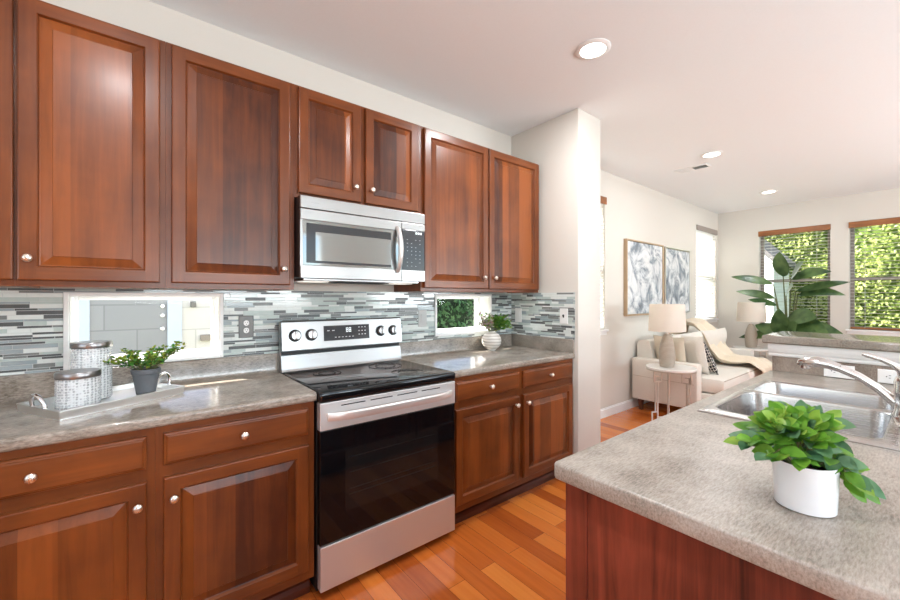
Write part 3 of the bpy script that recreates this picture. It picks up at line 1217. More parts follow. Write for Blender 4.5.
def base_cabinet(label, x0, x1, cols, stiles):
    t = thing('base_cabinet', label, 'cabinet', P((x0 + x1) / 2, 0.3, 0), 0, 'cherry base cabinets')
    mb = MB()
    w = 0.016
    zt = 0.874
    mb.box(x0, x0 + w, 0.005, 0.606, 0.1, zt, 0)
    mb.box(x1 - w, x1, 0.005, 0.606, 0.1, zt, 0)
    mb.box(x0 + w, x1 - w, 0.005, 0.606, 0.1, 0.116, 1)
    mb.box(x0 + w, x1 - w, 0.005, 0.013, 0.116, zt, 0)
    mb.box(x0 + w, x1 - w, 0.013, 0.606, zt - 0.016, zt, 1)
    mb.build('carcass', WOODS, t)
    mb = MB()
    face_frame(mb, x0, x1, 0.1, zt, 0.606, 0.624, stiles, [(0.1, 0.165), (0.684, 0.742), (zt - 0.034, zt)])
    mb.build('face_frame', WOODS, t)
    for a, b, kdoor in cols:
        mb = MB()
        slab_front(mb, a, b, 0.735, 0.848, 0.6245)
        o = mb.build('drawer', 'wood_h', t)
        knob(o, (a + b) / 2, 0.6455, 0.792)
        door(t, a, b, 0.146, 0.692, 0.6245, kdoor, 0.618 if kdoor < 0 else 0.64)
    mb = MB()
    mb.box(x0, x1, 0.54, 0.556, 0.0, 0.1, 0)
    mb.loops([[P(x, 0.556, 0.0), P(x, 0.572, 0.0), P(x, 0.572, 0.03), P(x, 0.566, 0.048), P(x, 0.556, 0.054)] for x in (x0, x1)], 0)
    mb.build('toe_kick', 'wood_dark', t)
    return t


base_cabinet('cherry base cabinet cut off by the left edge of the photo, under the tray', -1.16, -0.5645,
             [(-1.13, -0.588, -0.612)], [(-1.16, -1.10), (-0.615, -0.5645)])
base_cabinet('cherry base cabinet with one drawer and one door left of the range', -0.564, -0.008,
             [(-0.541, -0.036, -0.512)], [(-0.564, -0.515), (-0.062, -0.008)])
base_cabinet('cherry base cabinet with two drawers and two doors right of the range', 0.768, 1.924,
             [(0.785, 1.315, 1.278), (1.357, 1.898, 1.384)], [(0.768, 0.82), (1.29, 1.382), (1.872, 1.924)])
base_far = None


# countertops ----------------------------------------------------------------
def counter_profile(dfront=0.645, zt=0.914, th=0.040, r=0.013):
    pts = [(0.003, zt - th), (dfront - r, zt - th)]
    for i in range(1, 6):
        a = -PI / 2 + i * PI / 10
        pts.append((dfront - r + r * math.cos(a), zt - th + r + r * math.sin(a)))
    for i in range(0, 6):
        a = i * PI / 10
        pts.append((dfront - r + r * math.cos(a), zt - r + r * math.sin(a)))
    # cove up to the splash
    pts += [(0.034, zt), (0.028, zt + 0.002), (0.024, zt + 0.007), (0.022, zt + 0.014), (0.022, 1.008), (0.019, 1.014), (0.014, 1.016), (0.003, 1.016)]
    return pts


def counter(name, label, x0, x1, extra=None):
    prof = counter_profile()
    mb = MB()
    mb.loops([[P(x, d, z) for d, z in prof] for x in (x0, x1)], 0)
    if extra:
        extra(mb)
    o = mb.build(name, 'lam', None, smooth=True, base=P((x0 + x1) / 2, 0.3, 0.874))
    tag(o, label, 'countertop')
    return o


counter('countertop', 'grey brown laminate countertop left of the range, carrying the tray', -1.6, -0.003)
counter('countertop', 'grey brown laminate countertop right of the range, carrying the round vase', 0.765, RX0 - 0.001,
        lambda mb: mb.box(RX0 - 0.020, RX0 - 0.001, 0.0225, 0.64, 0.910, 1.016, 0, 0.003))

# ------------------------------------------------------------------ range
rg = thing('electric_range', 'stainless steel electric range with black glass cooktop and oven door', 'stove', P(0.38, 0.33, 0))
RW0, RW1 = 0.002, 0.760
mb = MB()
mb.box(RW0, RW1, 0.03, 0.628, 0.028, 0.868, 0, 0.004)
mb.box(RW0 + 0.03, RW1 - 0.03, 0.08, 0.57, 0.0, 0.028, 0)
mb.build('body', 'black', rg)
mb = MB()
r = 0.012
mb.loops([rrect(RW0 - 0.001, RW1 + 0.001, 0.085, 0.668, r, 0.873), rrect(RW0 - 0.001, RW1 + 0.001, 0.085, 0.672, r, 0.885),
          rrect(RW0 - 0.001, RW1 + 0.001, 0.085, 0.672, r, 0.906), rrect(RW0 + 0.002, RW1 - 0.002, 0.088, 0.668, r, 0.914),
          rrect(RW0 + 0.008, RW1 - 0.008, 0.094, 0.660, r, 0.9165)], 0)
ct = mb.build('cooktop', 'cook_glass', rg, smooth=True)
for (bx_, bd, br_) in ((0.19, 0.49, 0.115), (0.56, 0.49, 0.09), (0.2, 0.235, 0.075), (0.56, 0.235, 0.1)):
    mb = MB()
    for rr in ((br_, br_ - 0.0025), (br_ * 0.62, br_ * 0.62 - 0.002)):
        mb.lathe(P(bx_, bd, 0.9166), [(rr[1], 0), (rr[0], 0), (rr[0], 0.0003), (rr[1], 0.0003), (rr[1], 0)], 0, 48, 'z', cap=False)
    mb.build('burner_ring', 'burner', ct)
# backguard: lower stainless step, black gap, tilted control panel
mb = MB()
mb.box(RW0, RW1, 0.03, 0.060, 0.87, 1.195, 0, 0.003)
mb.build('backguard', 'steel_dark', rg)
mb = MB()
mb.loops([[P(x, 0.0601, 0.918), P(x, 0.095, 0.918), P(x, 0.090, 0.930), P(x, 0.076, 1.006), P(x, 0.0601, 1.010)] for x in (RW0, RW1)], 0)
mb.build('riser', 'steel_panel', rg)
mb = MB()
mb.box(RW0 + 0.004, RW1 - 0.004, 0.0602, 0.067, 1.010, 1.030)
mb.build('gap_strip', 'black', rg)
mb = MB()
mb.loops([[P(x, 0.0602, 1.0305), P(x, 0.099, 1.0305), P(x, 0.100, 1.035), P(x, 0.082, 1.190), P(x, 0.076, 1.198), P(x, 0.0602, 1.198)] for x in (RW0, RW1)], 0)
cp = mb.build('control_panel', 'steel_panel', rg)
tl = math.atan2(0.018, 0.155)


def on_panel(x, h):
    """point on the sloped control face; h = 0 at its bottom, 1 at its top"""
    return P(x, 0.1002 - 0.018 * h, 1.035 + 0.155 * h)


def panel_patch(x0, x1, h0, h1, lift, mat, name, parent):
    mb = MB()
    n = P(0, 1, 0.116).normalized()
    q = [on_panel(x0, h0), on_panel(x1, h0), on_panel(x1, h1), on_panel(x0, h1)]
    mb.loops([[p + n * 0.0001 for p in q], [p + n * lift for p in q]], 0)
    return mb.build(name, mat, parent)


dp = panel_patch(0.235, 0.525, 0.25, 0.82, 0.0015, 'display', 'display', cp)
mb = MB()
n = P(0, 1, 0.116).normalized()


def mark(mb, x0, x1, h0, h1):
    q = [on_panel(x0, h0), on_panel(x1, h0), on_panel(x1, h1), on_panel(x0, h1)]
    mb.loops([[p + n * 0.0016 for p in q], [p + n * 0.0021 for p in q]], 0)


def digit8(mb, x, w, h0, h1):
    t, th = w * 0.22, (h1 - h0) * 0.14
    hm = (h0 + h1) / 2
    mark(mb, x, x + t, h0, h1)
    mark(mb, x + w - t, x + w, h0, h1)
    for h in (h0, hm - th / 2, h1 - th):
        mark(mb, x + t, x + w - t, h, h + th)


digit8(mb, 0.372, 0.014, 0.55, 0.72)
digit8(mb, 0.390, 0.014, 0.55, 0.72)
mb.build('clock_digits', 'digits', dp)
mb = MB()
for i in range(6):
    mark(mb, 0.30 + i * 0.022, 0.311 + i * 0.022, 0.36, 0.385)
for i in range(3):
    for j in range(3):
        mark(mb, 0.452 + i * 0.02, 0.461 + i * 0.02, 0.42 + j * 0.14, 0.455 + j * 0.14)
for i in range(2):
    mark(mb, 0.255 + i * 0.03, 0.270 + i * 0.03, 0.62, 0.65)
mb.build('printed_marks', 'print', dp)
for kx in (0.072, 0.163, 0.607, 0.697):
    c = on_panel(kx, 0.52)
    mb = MB()
    rot = Matrix.Translation(c) @ Matrix.Rotation(-tl, 4, 'X')
    mb.lathe((0, 0, 0), [(0.034, 0.0), (0.034, 0.003), (0.029, 0.005)], 0, 28, 'd')
    mb.lathe((0, 0, 0), [(0.025, 0.004), (0.0245, 0.022), (0.023, 0.026), (0.01, 0.027)], 1, 28, 'd')
    mb.box(-0.0055, 0.0055, 0.024, 0.038, -0.024, 0.024, 1, 0.003)
    mb.box(-0.0012, 0.0012, 0.0375, 0.0386, 0.004, 0.021, 0)
    mb.xform(rot)
    mb.build('control_knob', ['slot', 'steel_dark'], rg, smooth=True)
# oven door
mb = MB()
mb.box(RW0 + 0.002, RW1 - 0.002, 0.629, 0.664, 0.242, 0.744, 0, 0.003)
od = mb.build('oven_door', 'black_glass', rg)
mb = MB()
a0, a1, b0, b1 = 0.12, 0.64, 0.36, 0.64
mb.box(a0, a1, 0.6641, 0.6646, b0, b1, 0)
for zz in (0.43, 0.455, 0.53, 0.60):
    mb.box(a0 + 0.02, a1 - 0.02, 0.6646, 0.6648, zz, zz + 0.003, 1)
mb.build('oven_window', ['oven_in', 'burner'], od)
mb = MB()
mb.box(RW0 + 0.002, RW1 - 0.002, 0.629, 0.666, 0.7445, 0.866, 0, 0.003)
dt = mb.build('door_trim', 'steel', rg)
mb = MB()
for i in range(4):
    xx = 0.10 + i * 0.145
    mb.box(xx, xx + 0.118, 0.6655, 0.6668, 0.842, 0.847)
mb.build('vent_slots', 'slot', dt)
# bowed flat handle, standing off on two end posts
mb = MB()
rings = []
for i in range(17):
    k = i / 16
    x = 0.035 + k * 0.69
    bow = 0.034 * (1 - abs(2 * k - 1) ** 6) + 0.006
    c = P(x, 0.666 + bow, 0.806)
    sec = [(-0.006, -0.018), (0.004, -0.020), (0.008, -0.012), (0.008, 0.010), (0.003, 0.016), (-0.006, 0.014)]
    rings.append([c + P(0, a, b) for a, b in sec])
mb.loops(rings, 0)
mb.build('oven_handle', 'steel', rg, smooth=True)
mb = MB()
mb.box(RW0 + 0.004, RW1 - 0.004, 0.629, 0.668, 0.042, 0.236, 0, 0.003)
mb.build('storage_drawer', 'steel', rg)

# ------------------------------------------------------------------ microwave
mw = thing('microwave', 'stainless over-the-range microwave with dark mirrored window and curved handle', 'microwave', P(0.378, 0.2, 1.424))
MX0, MX1, MZ0, MZ1 = 0.001, 0.732, 1.424, 1.829
mb = MB()
mb.box(MX0, MX1, 0.01, 0.388, MZ0 + 0.004, MZ1, 0, 0.003)
bd_ = mb.build('body', 'black', mw)
mb = MB()
mb.box(MX0, MX1, 0.3885, 0.411, 1.766, MZ1, 0, 0.004)
mb.build('vent_grille', 'steel_panel', mw)
mb = MB()
f = 0.5695
mb.box(MX0, f, 0.3885, 0.411, 1.711, 1.7645, 0, 0.003)
mb.box(MX0, f, 0.3885, 0.411, MZ0, 1.489, 0, 0.003)
mb.box(MX0, MX0 + 0.012, 0.3885, 0.408, 1.489, 1.711, 0)
dr = mb.build('door', 'steel_panel', mw)
mb = MB()
mb.box(MX0 + 0.012, f, 0.389, 0.4095, 1.489, 1.711, 0)
pn = mb.build('door_window', 'mw_glass', dr)
mb = MB()
for a in ((0.03, 0.075, 1.50, 1.695), (0.075, 0.50, 1.655, 1.695), (0.075, 0.50, 1.50, 1.512)):
    mb.box(a[0], a[1], 0.4095, 0.4099, a[2], a[3])
mb.build('window_border', 'display', pn)
mb = MB()
path = []
rad = []
for i in range(15):
    k = i / 14
    z = 1.476 + k * (1.728 - 1.476)
    s = math.sin(PI * k)
    path.append(P(0.540, 0.413 + 0.040 * s ** 0.7, z))
    rad.append(0.012 + 0.003 * s)
mb.tube(path, rad, 0, 12, 1.0)
mb.build('handle', 'steel', dr, smooth=True)
mb = MB()
mb.box(f + 0.001, MX1, 0.3885, 0.411, MZ0, 1.489, 0, 0.003)
mb.build('lower_trim', 'steel_panel', mw)
mb = MB()
mb.box(f + 0.001, MX1, 0.3885, 0.411, 1.724, 1.7645, 0, 0.003)
pf = mb.build('control_panel', 'steel_panel', mw)
mb = MB()
mb.box(f + 0.001, MX1 - 0.002, 0.389, 0.4098, 1.489, 1.724, 0, 0.002)
kp = mb.build('keypad', 'display', pf)
mb = MB()
for x in (0.665, 0.681, 0.697):
    mb.box(x, x + 0.011, 0.4098, 0.4103, 1.702, 1.714)
mb.build('clock_digits', 'digits', kp)
mb = MB()
for j in range(8):
    for i in range(4):
        if (i + j) % 5 == 3:
            continue
        x = 0.605 + i * 0.029
        z = 1.512 + j * 0.022
        mb.box(x, x + 0.007, 0.4098, 0.4101, z, z + 0.002)
mb.build('key_marks', 'print', kp)
mb = MB()
mb.box(0.03, 0.72, 0.03, 0.36, 1.414, 1.4278, 0, 0.003)
mb.box(0.22, 0.53, 0.20, 0.33, 1.409, 1.4142, 1)
un = mb.build('underside', ['steel_dark', 'slot'], mw)
for x0 in (0.05, 0.57):
    mb = MB()
    mb.box(x0, x0 + 0.13, 0.20, 0.32, 1.411, 1.4141, 0, 0.001)
    mb.build('cooktop_lamp', 'lens', un)


# ------------------------------------------------------------------ wall plates
def duplex(pt, parent, w=0.034):
    """two sockets with slots on a plate; pt(u, t, v) in plate coordinates"""
    for v in (-0.020, 0.020):
        mb = MB()
        rings = []
        for t in (0.0052, 0.0068):
            rings.append([pt(0.0145 * math.cos(a) * (1 if abs(math.cos(a)) < 0.8 else 0.93), t, v + 0.0145 * math.sin(a)) for a in [2 * PI * i / 18 for i in range(18)]])
        mb.loops(rings, 0)
        for u in (-0.006, 0.006):
            mb.loops([[pt(u - 0.0011, t, v), pt(u + 0.0011, t, v), pt(u + 0.0011, t, v + 0.007), pt(u - 0.0011, t, v + 0.007)] for t in (0.0068, 0.0072)], 1)
        mb.loops([[pt(0.0025 * math.cos(a), t, v - 0.007 + 0.0025 * math.sin(a)) for a in [2 * PI * i / 10 for i in range(10)]] for t in (0.0068, 0.0072)], 1)
        mb.build('socket', ['plate_white', 'slot'], parent)


def plate(name, label, cat, base, pt, w, h, mat, kind):
    t = thing(name, label, cat, base)
    mb = MB()
    rings = []
    for i, tt in ((0, 0.0), (0, 0.003), (0.003, 0.005)):
        rings.append([pt(-w / 2 + i, tt, -h / 2 + i), pt(w / 2 - i, tt, -h / 2 + i), pt(w / 2 - i, tt, h / 2 - i), pt(-w / 2 + i, tt, h / 2 - i)])
    mb.loops(rings, 0)
    p = mb.build('cover_plate', mat, t)
    if kind == 'duplex':
        duplex(pt, t)
    elif kind == 'rocker':
        mb = MB()
        mb.loops([[pt(-0.016, a, -0.033), pt(0.016, a, -0.033), pt(0.016, b, 0.033), pt(-0.016, b, 0.033)] for a, b in ((0.005, 0.005), (0.006, 0.010))], 0)
        mb.build('rocker', 'plate_white' if mat != 'plate_mid' else 'plate_mid', t)
    elif kind == 'toggle':
        mb = MB()
        mb.loops([[pt(-0.005, 0.0051, -0.012), pt(0.005, 0.0051, -0.012), pt(0.005, 0.0051, 0.012), pt(-0.005, 0.0051, 0.012)],
                  [pt(-0.004, 0.016, 0.002), pt(0.004, 0.016, 0.002), pt(0.004, 0.016, 0.010), pt(-0.004, 0.016, 0.010)]], 0)
        mb.build('toggle', 'slot', t)
    return t


c = P(-0.158, 0.0085, 1.172)
plate('wall_outlet', 'dark pewter outlet plate with white sockets left of the range', 'outlet', c, lambda u, t, v: c + P(u, t, v), 0.072, 0.118, 'plate_grey', 'duplex')
c2 = P(0.985, 0.0085, 1.180)
plate('wall_outlet', 'light grey plate on the mosaic between range and small green window', 'outlet', c2, lambda u, t, v: c2 + P(u, t, v), 0.072, 0.118, 'plate_mid', 'rocker')
c3 = P(RX0 - 0.0085, 0.092, 1.180)
plate('wall_outlet', 'light plate on the end-wall mosaic nearest the inner corner', 'outlet', c3, lambda u, t, v: c3 + P(-t, -u, v), 0.072, 0.118, 'plate_white', 'rocker')
c4 = P(RX0 - 0.0085, 0.552, 1.188)
plate('light_switch', 'white switch plate on the end-wall mosaic near its outer edge', 'switch', c4, lambda u, t, v: c4 + P(-t, -u, v), 0.072, 0.118, 'plate_white', 'toggle')

# ------------------------------------------------------------------ tray with jars and plant
TA = math.radians(29)
u_dir = Vector((math.cos(TA), math.sin(TA), 0))
corner = P(-0.818, 0.505, 0.914)
TL, TW = 0.42, 0.285
t_in = Vector((-math.sin(TA), math.cos(TA), 0))
tray_c = corner + u_dir * TL / 2 + t_in * TW / 2
tr = thing('serving_tray', 'rectangular mirrored silver serving tray with two loop handles on left counter', 'tray', tray_c, TA)
mb = MB()
hx, hy = TL / 2, TW / 2
rim = [(-0.018, 0.004), (0.0, 0.006), (0.0, 0.030), (-0.002, 0.033), (-0.010, 0.033), (-0.014, 0.030), (-0.018, 0.012)]
rings = [rrect(-hx - 0.004 + 0.008, hx + 0.004 - 0.008, -hy + 0.004, hy - 0.004, 0.006, 0.002, 3),
         rrect(-hx + 0.004, hx - 0.004, -hy + 0.004, hy - 0.004, 0.006, 0.006, 3),
         rrect(-hx, hx, -hy, hy, 0.006, 0.030, 3), rrect(-hx, hx, -hy, hy, 0.006, 0.033, 3),
         rrect(-hx + 0.012, hx - 0.012, -hy + 0.012, hy - 0.012, 0.006, 0.033, 3),
         rrect(-hx + 0.014, hx - 0.014, -hy + 0.014, hy - 0.014, 0.006, 0.012, 3)]
mb.loops(rings, 0)
mb.xform(Matrix.Translation((0, 0, -0.0015)))
mb.build('tray_body', 'tray', tr, local=True)
for sgn in (-1, 1):
    mb = MB()
    pts = []
    for i in range(13):
        a = PI * i / 12
        pts.append(Vector((sgn * (hx - 0.006) + sgn * 0.010 * math.sin(a), 0.042 * math.cos(a), 0.030 + 0.045 * math.sin(a) ** 0.8)))
    mb.tube(pts, 0.0065, 0, 10)
    mb.build('handle', 'chrome', tr, smooth=True, local=True)


def jar(label, loc, r, h):
    t = thing('glass_jar', label, 'jar', loc, 0, 'hobnail glass jars on the tray')
    mb = MB()
    w = 0.006
    mb.lathe((0, 0, 0), [(r - 0.004, 0), (r, 0.005), (r, h - 0.004), (r - 0.003, h), (r - w, h), (r - w, 0.010), (0.004, 0.009)], 0, 40)
    mb.build('jar_body', 'jar_glass', t, smooth=True, local=True)
    mb = MB()
    mb.lathe((0, 0, 0), [(r - w - 0.002, h - 0.012), (r - w - 0.002, h + 0.0006), (r + 0.001, h + 0.0006), (r + 0.002, h + 0.004), (r + 0.002, h + 0.019), (r, h + 0.022), (0.004, h + 0.0225)], 0, 40)
    mb.build('lid', 'gunmetal', t, smooth=True, local=True)
    return t


TZ = 0.914 + 0.0106
jar('short hobnail glass jar with flat metal lid at the front of the tray', P(-0.782, 0.368, TZ), 0.062, 0.112)
jar('tall hobnail glass jar with flat metal lid behind the shorter jar', P(-0.755, 0.225, TZ), 0.062, 0.205)


def sprig_cloud(mb, r, c, n, spread, zr, size, mats, stems=None, bias=(0, 0, 0)):
    for i in range(n):
        a = r.random() * 2 * PI
        q = r.random() ** 0.55
        p = Vector(c) + Vector((math.cos(a) * spread * q + bias[0] * q, math.sin(a) * spread * q + bias[1] * q, zr[0] + (zr[1] - zr[0]) * r.random() * (1 - 0.45 * q * q) + bias[2] * q))
        d = Vector((math.cos(a) * (0.4 + q) + r.uniform(-.5, .5), math.sin(a) * (0.4 + q) + r.uniform(-.5, .5), r.uniform(-0.2, 0.9)))
        mb.leaf(p, d, (r.uniform(-.4, .4), r.uniform(-.4, .4), 1), size * r.uniform(0.7, 1.3), size * r.uniform(0.4, 0.65), r.choice(mats), 3, 0.2, 0.2)


# small bushy plant in a dark pot
pl = thing('potted_plant', 'small yellow green bushy plant in dark grey pot on the tray', 'plant', P(-0.585, 0.262, TZ))
mb = MB()
mb.lathe((0, 0, 0), [(0.030, 0), (0.033, 0.002), (0.046, 0.086), (0.050, 0.088), (0.0515, 0.104), (0.049, 0.107), (0.045, 0.105), (0.044, 0.095)], 0, 36)
mb.build('pot', 'pot_grey', pl, smooth=True, local=True)
mb = MB()
mb.lathe((0, 0, 0), [(0.042, 0.085), (0.0435, 0.097), (0.03, 0.1), (0.004, 0.101)], 0, 24)
mb.build('soil', 'soil', pl, local=True)
r = random.Random(21)
mb = MB()
tips = []
for i in range(16):
    a = r.uniform(0, 2 * PI)
    L_ = r.uniform(0.05, 0.10)
    end = Vector((math.cos(a) * L_, math.sin(a) * L_, 0.12 + r.uniform(0.01, 0.06)))
    tips.append(end)
for end in (Vector((0.098, -0.02, 0.195)), Vector((0.115, -0.01, 0.18)), Vector((0.07, -0.03, 0.165)), Vector((-0.10, 0.02, 0.15)), Vector((-0.115, -0.005, 0.135)), Vector((-0.08, -0.04, 0.15)), Vector((0.05, 0.0, 0.18)), Vector((0.02, -0.02, 0.17)), Vector((0.1, 0.04, 0.17))):
    tips.append(end)
tips = [Vector((e.x * 1.2, e.y * 1.2, 0.1 + (e.z - 0.1) * 1.15)) for e in tips]
for end in tips:
    st = Vector((end.x * 0.2, end.y * 0.2, 0.098))
    mb.tube([st, st.lerp(end, 0.5) + Vector((0, 0, 0.012)), end], 0.0014, 0, 5)
mb.build('stems', 'stem', pl, local=True)
mb = MB()
for end in tips:
    st = Vector((end.x * 0.2, end.y * 0.2, 0.098))
    for j in range(36):
        k = 0.2 + 0.8 * r.random()
        p = st.lerp(end, k) + Vector((r.uniform(-.008, .008), r.uniform(-.008, .008), 0.012 * math.sin(PI * k) + r.uniform(-.006, .006)))
        mi = r.choices((0, 1, 2), (5, 3, 2) if k > 0.5 else (2, 6, 1))[0]
        mb.leaf(p, (r.uniform(-1, 1), r.uniform(-1, 1), r.uniform(-.2, 1)), (r.uniform(-.5, .5), r.uniform(-.5, .5), 1), r.uniform(0.014, 0.024), r.uniform(0.009, 0.015), mi, 3, 0.15, 0.2)
mb.build('foliage', ['leaf_small', 'leaf_small2', 'leaf_pot2'], pl, local=True, flip=False)

# round vase
vs = thing('flower_vase', 'round pale ribbed vase with green and dusty sprigs on right counter', 'vase', P(1.565, 0.125, 0.9145))
mb = MB()
prof = [(0.03, 0.0), (0.036, 0.002)]
for i in range(1, 15):
    a = -PI / 2 + (PI - 0.42) * (i + 1) / 16 + 0.1
    prof.append((0.077 * math.cos(a), 0.074 + 0.074 * math.sin(a)))
prof += [(0.030, 0.143), (0.031, 0.150), (0.027, 0.151), (0.025, 0.140), (0.05, 0.11)]
mb.lathe((0, 0, 0), prof, 0, 40)
mb.build('vase_body', 'vase', vs, smooth=True, local=True)
r = random.Random(4)
mb = MB()
mb2 = MB()
for i in range(40):
    left = i < 18
    if left:
        end = Vector((r.uniform(-0.13, 0.0), r.uniform(-0.06, 0.05), r.uniform(0.19, 0.29)))
    else:
        end = Vector((r.uniform(0.04, 0.19), r.uniform(-0.07, 0.04), r.uniform(0.17, 0.27)))
    st = Vector((end.x * 0.1, end.y * 0.1, 0.13))
    mb.tube([st, st.lerp(end, 0.5) + Vector((0, 0, 0.02)), end], 0.0014, 0, 5)
    for j in range(34 if not left else 22):
        k = 0.35 + 0.65 * r.random()
        p = st.lerp(end, k) + Vector((r.uniform(-.015, .015), r.uniform(-.015, .015), 0.02 * math.sin(PI * k) + r.uniform(-.012, .012)))
        mi = r.choices((0, 1, 2, 3), (1, 2, 6, 3) if left else (5, 5, 0, 0))[0]
        mb2.leaf(p, (r.uniform(-1, 1), r.uniform(-1, 1), r.uniform(-.2, 1)), (r.uniform(-.5, .5), r.uniform(-.5, .5), 1), r.uniform(0.022, 0.036), r.uniform(0.012, 0.018), mi, 3, 0.15, 0.2)
mb.build('stems', 'stem', vs, local=True)
mb2.build('foliage', ['leaf_small2', 'leaf_pot2', 'leaf_pale', 'flower'], vs, local=True, flip=False)

# ------------------------------------------------------------------ peninsula
PX0, PX1, PD0, PD1, PZ = 0.200, 2.198, 1.745, 2.86, 0.914
SK = (0.978, 1.813, 1.80, 2.362)
pc = thing('peninsula_cabinet', 'cherry peninsula cabinet with wood-grain end panel under the sink counter', 'cabinet', P(1.2, 2.3, 0))
mb = MB()
mb.box(0.252, 2.198, 1.80, 1.818, 0.1, 0.873, 0)
mb.box(0.252, 2.198, 2.80, 2.818, 0.0, 0.873, 0)
mb.box(0.252, 2.198, 1.818, 2.80, 0.1, 0.118, 0)
mb.box(0.252, 0.27, 1.818, 2.80, 0.118, 0.873, 0)
mb.box(0.27, 2.198, 1.87, 1.885, 0.0, 0.1, 0)
mb.build('carcass', ['wood_v'], pc)
mb = MB()
mb.box(0.244, 0.2518, 1.818, 2.82, 0.0, 0.873, 0)
mb.build('end_panel', 'wood_end', pc)
mb = MB()
mb.box(0.240, 0.2518, 1.757, 1.8178, 0.0, 0.873, 0, 0.002)
mb.build('corner_stile', 'wood_end', pc)
xs = [0.275, 0.75, 1.23, 1.71, 2.19]
for i in range(4):
    mb = MB()
    raised_panel(mb, xs[i] + 0.012, xs[i + 1] - 0.012, 0.14, 0.69, 0.0)
    # faces the kitchen side: mirror the depth
    mb.xform(Matrix.Translation((0, -1.7995, 0)) @ Matrix.Scale(-1, 4, Vector((0, 1, 0))))
    o = mb.build('door', WOODS, pc)
    mb = MB()
    mb.lathe((0, 0, 0), KNOB, 0, 16, 'd')
    mb.xform(Matrix.Translation(P(xs[i] + 0.05, 1.7785, 0.63)) @ Matrix.Scale(-1, 4, Vector((0, 1, 0))))
    mb.build('knob', 'nickel', o, smooth=True)

mb = MB()
R = 0.012
nn = 5
hole_in = 0.022
inner = [rrect(SK[0] + hole_in, SK[1] - hole_in, SK[2] + hole_in, SK[3] - hole_in, 0.03, z, nn) for z in (PZ, PZ - 0.04)]
rings = [inner[1], rrect(PX0 + 0.01, PX1, PD0 + 0.01, PD1, 0.012, PZ - 0.04, nn), rrect(PX0 + 0.002, PX1, PD0 + 0.002, PD1, 0.014, PZ - 0.038, nn), rrect(PX0, PX1, PD0, PD1, 0.016, PZ - 0.034, nn),
         rrect(PX0, PX1, PD0, PD1, 0.016, PZ - 0.0055, nn), rrect(PX0 + 0.001, PX1, PD0 + 0.001, PD1, 0.016, PZ - 0.0025, nn),
         rrect(PX0 + 0.0035, PX1, PD0 + 0.0035, PD1, 0.014, PZ - 0.0006, nn), rrect(PX0 + 0.010, PX1, PD0 + 0.010, PD1, 0.012, PZ, nn), inner[0], inner[1]]
mb.loops(rings, 0, False, False)
o = mb.build('countertop', 'lam_pen', None, smooth=True, base=P(1.2, 2.3, 0.874))
tag(o, 'taupe laminate peninsula countertop holding the sink and white potted plant', 'countertop')

# sink
sk = thing('kitchen_sink', 'double bowl stainless drop-in sink in the peninsula', 'sink', P(1.395, 2.08, 0.914))
mb = MB()
zt = PZ + 0.0075
XM = 1.483
bowls = [(1.035, 1.468, 1.832, 2.252), (1.498, 1.775, 1.832, 2.252)]
for (a0, a1), bw in zip(((SK[0], XM), (XM, SK[1])), bowls):
    er = 0.0008
    mb.loops([rrect(a0, a1, SK[2], SK[3], er, PZ + 0.0008, nn), rrect(a0, a1, SK[2], SK[3], er, PZ + 0.005, nn) if False else rrect(a0, a1, SK[2], SK[3], er, PZ + 0.004, nn),
              rrect(a0 + (0.008 if a0 == SK[0] else 0), a1 - (0.008 if a1 == SK[1] else 0), SK[2] + 0.008, SK[3] - 0.008, er, zt, nn),
              rrect(bw[0] - 0.006, bw[1] + 0.006, bw[2] - 0.006, bw[3] + 0.006, 0.062, zt, nn)], 0, False, False)
dk = mb.build('deck', 'steel_basin', sk, smooth=True)
for bw, dep in zip(bowls, (0.19, 0.15)):
    mb = MB()
    a0, a1, b0, b1 = bw
    rings = [rrect(a0 - 0.006, a1 + 0.006, b0 - 0.006, b1 + 0.006, 0.062, zt, nn), rrect(a0 - 0.001, a1 + 0.001, b0 - 0.001, b1 + 0.001, 0.058, zt - 0.003, nn),
             rrect(a0, a1, b0, b1, 0.057, zt - 0.010, nn), rrect(a0 + 0.008, a1 - 0.008, b0 + 0.008, b1 - 0.008, 0.055, zt - dep + 0.03, nn),
             rrect(a0 + 0.014, a1 - 0.014, b0 + 0.014, b1 - 0.014, 0.05, zt - dep + 0.012, nn), rrect(a0 + 0.03, a1 - 0.03, b0 + 0.03, b1 - 0.03, 0.04, zt - dep, nn)]
    mb.loops(rings, 0, False, True)
    bo = mb.build('bowl', 'steel_basin', sk, smooth=True)
    mb = MB()
    mb.lathe(P((a0 + a1) / 2, (b0 + b1) / 2, zt - dep), [(0.045, 0.0002), (0.042, 0.003), (0.03, 0.001), (0.004, 0.001)], 0, 28)
    mb.build('drain', 'drain', bo, smooth=True)

# faucet
fc = thing('faucet', 'single-lever pull-out faucet in satin nickel behind the sink bowls', 'faucet', P(1.36, 2.285, zt))
fx, fd = 1.36, 2.285
mb = MB()
rings = []
for s, z in ((1.0, zt + 0.0003), (1.0, zt + 0.005), (0.93, zt + 0.010), (0.6, zt + 0.013)):
    rings.append([P(fx + 0.115 * s * math.cos(a) * (1 if abs(math.cos(a)) < .9 else 1.0), fd + 0.028 * s * math.sin(a), z) for a in [2 * PI * i / 28 for i in range(28)]])
mb.loops(rings, 0)
mb.build('deck_plate', 'faucet', fc, smooth=True)
mb = MB()
mb.lathe(P(fx, fd, zt + 0.012), [(0.031, 0), (0.030, 0.01), (0.0255, 0.022), (0.025, 0.07), (0.0265, 0.075), (0.0265, 0.082), (0.025, 0.086), (0.0255, 0.115), (0.021, 0.130), (0.012, 0.137), (0.003, 0.138)], 0, 28)
mb.build('faucet_body', 'faucet', fc, smooth=True)
mb = MB()
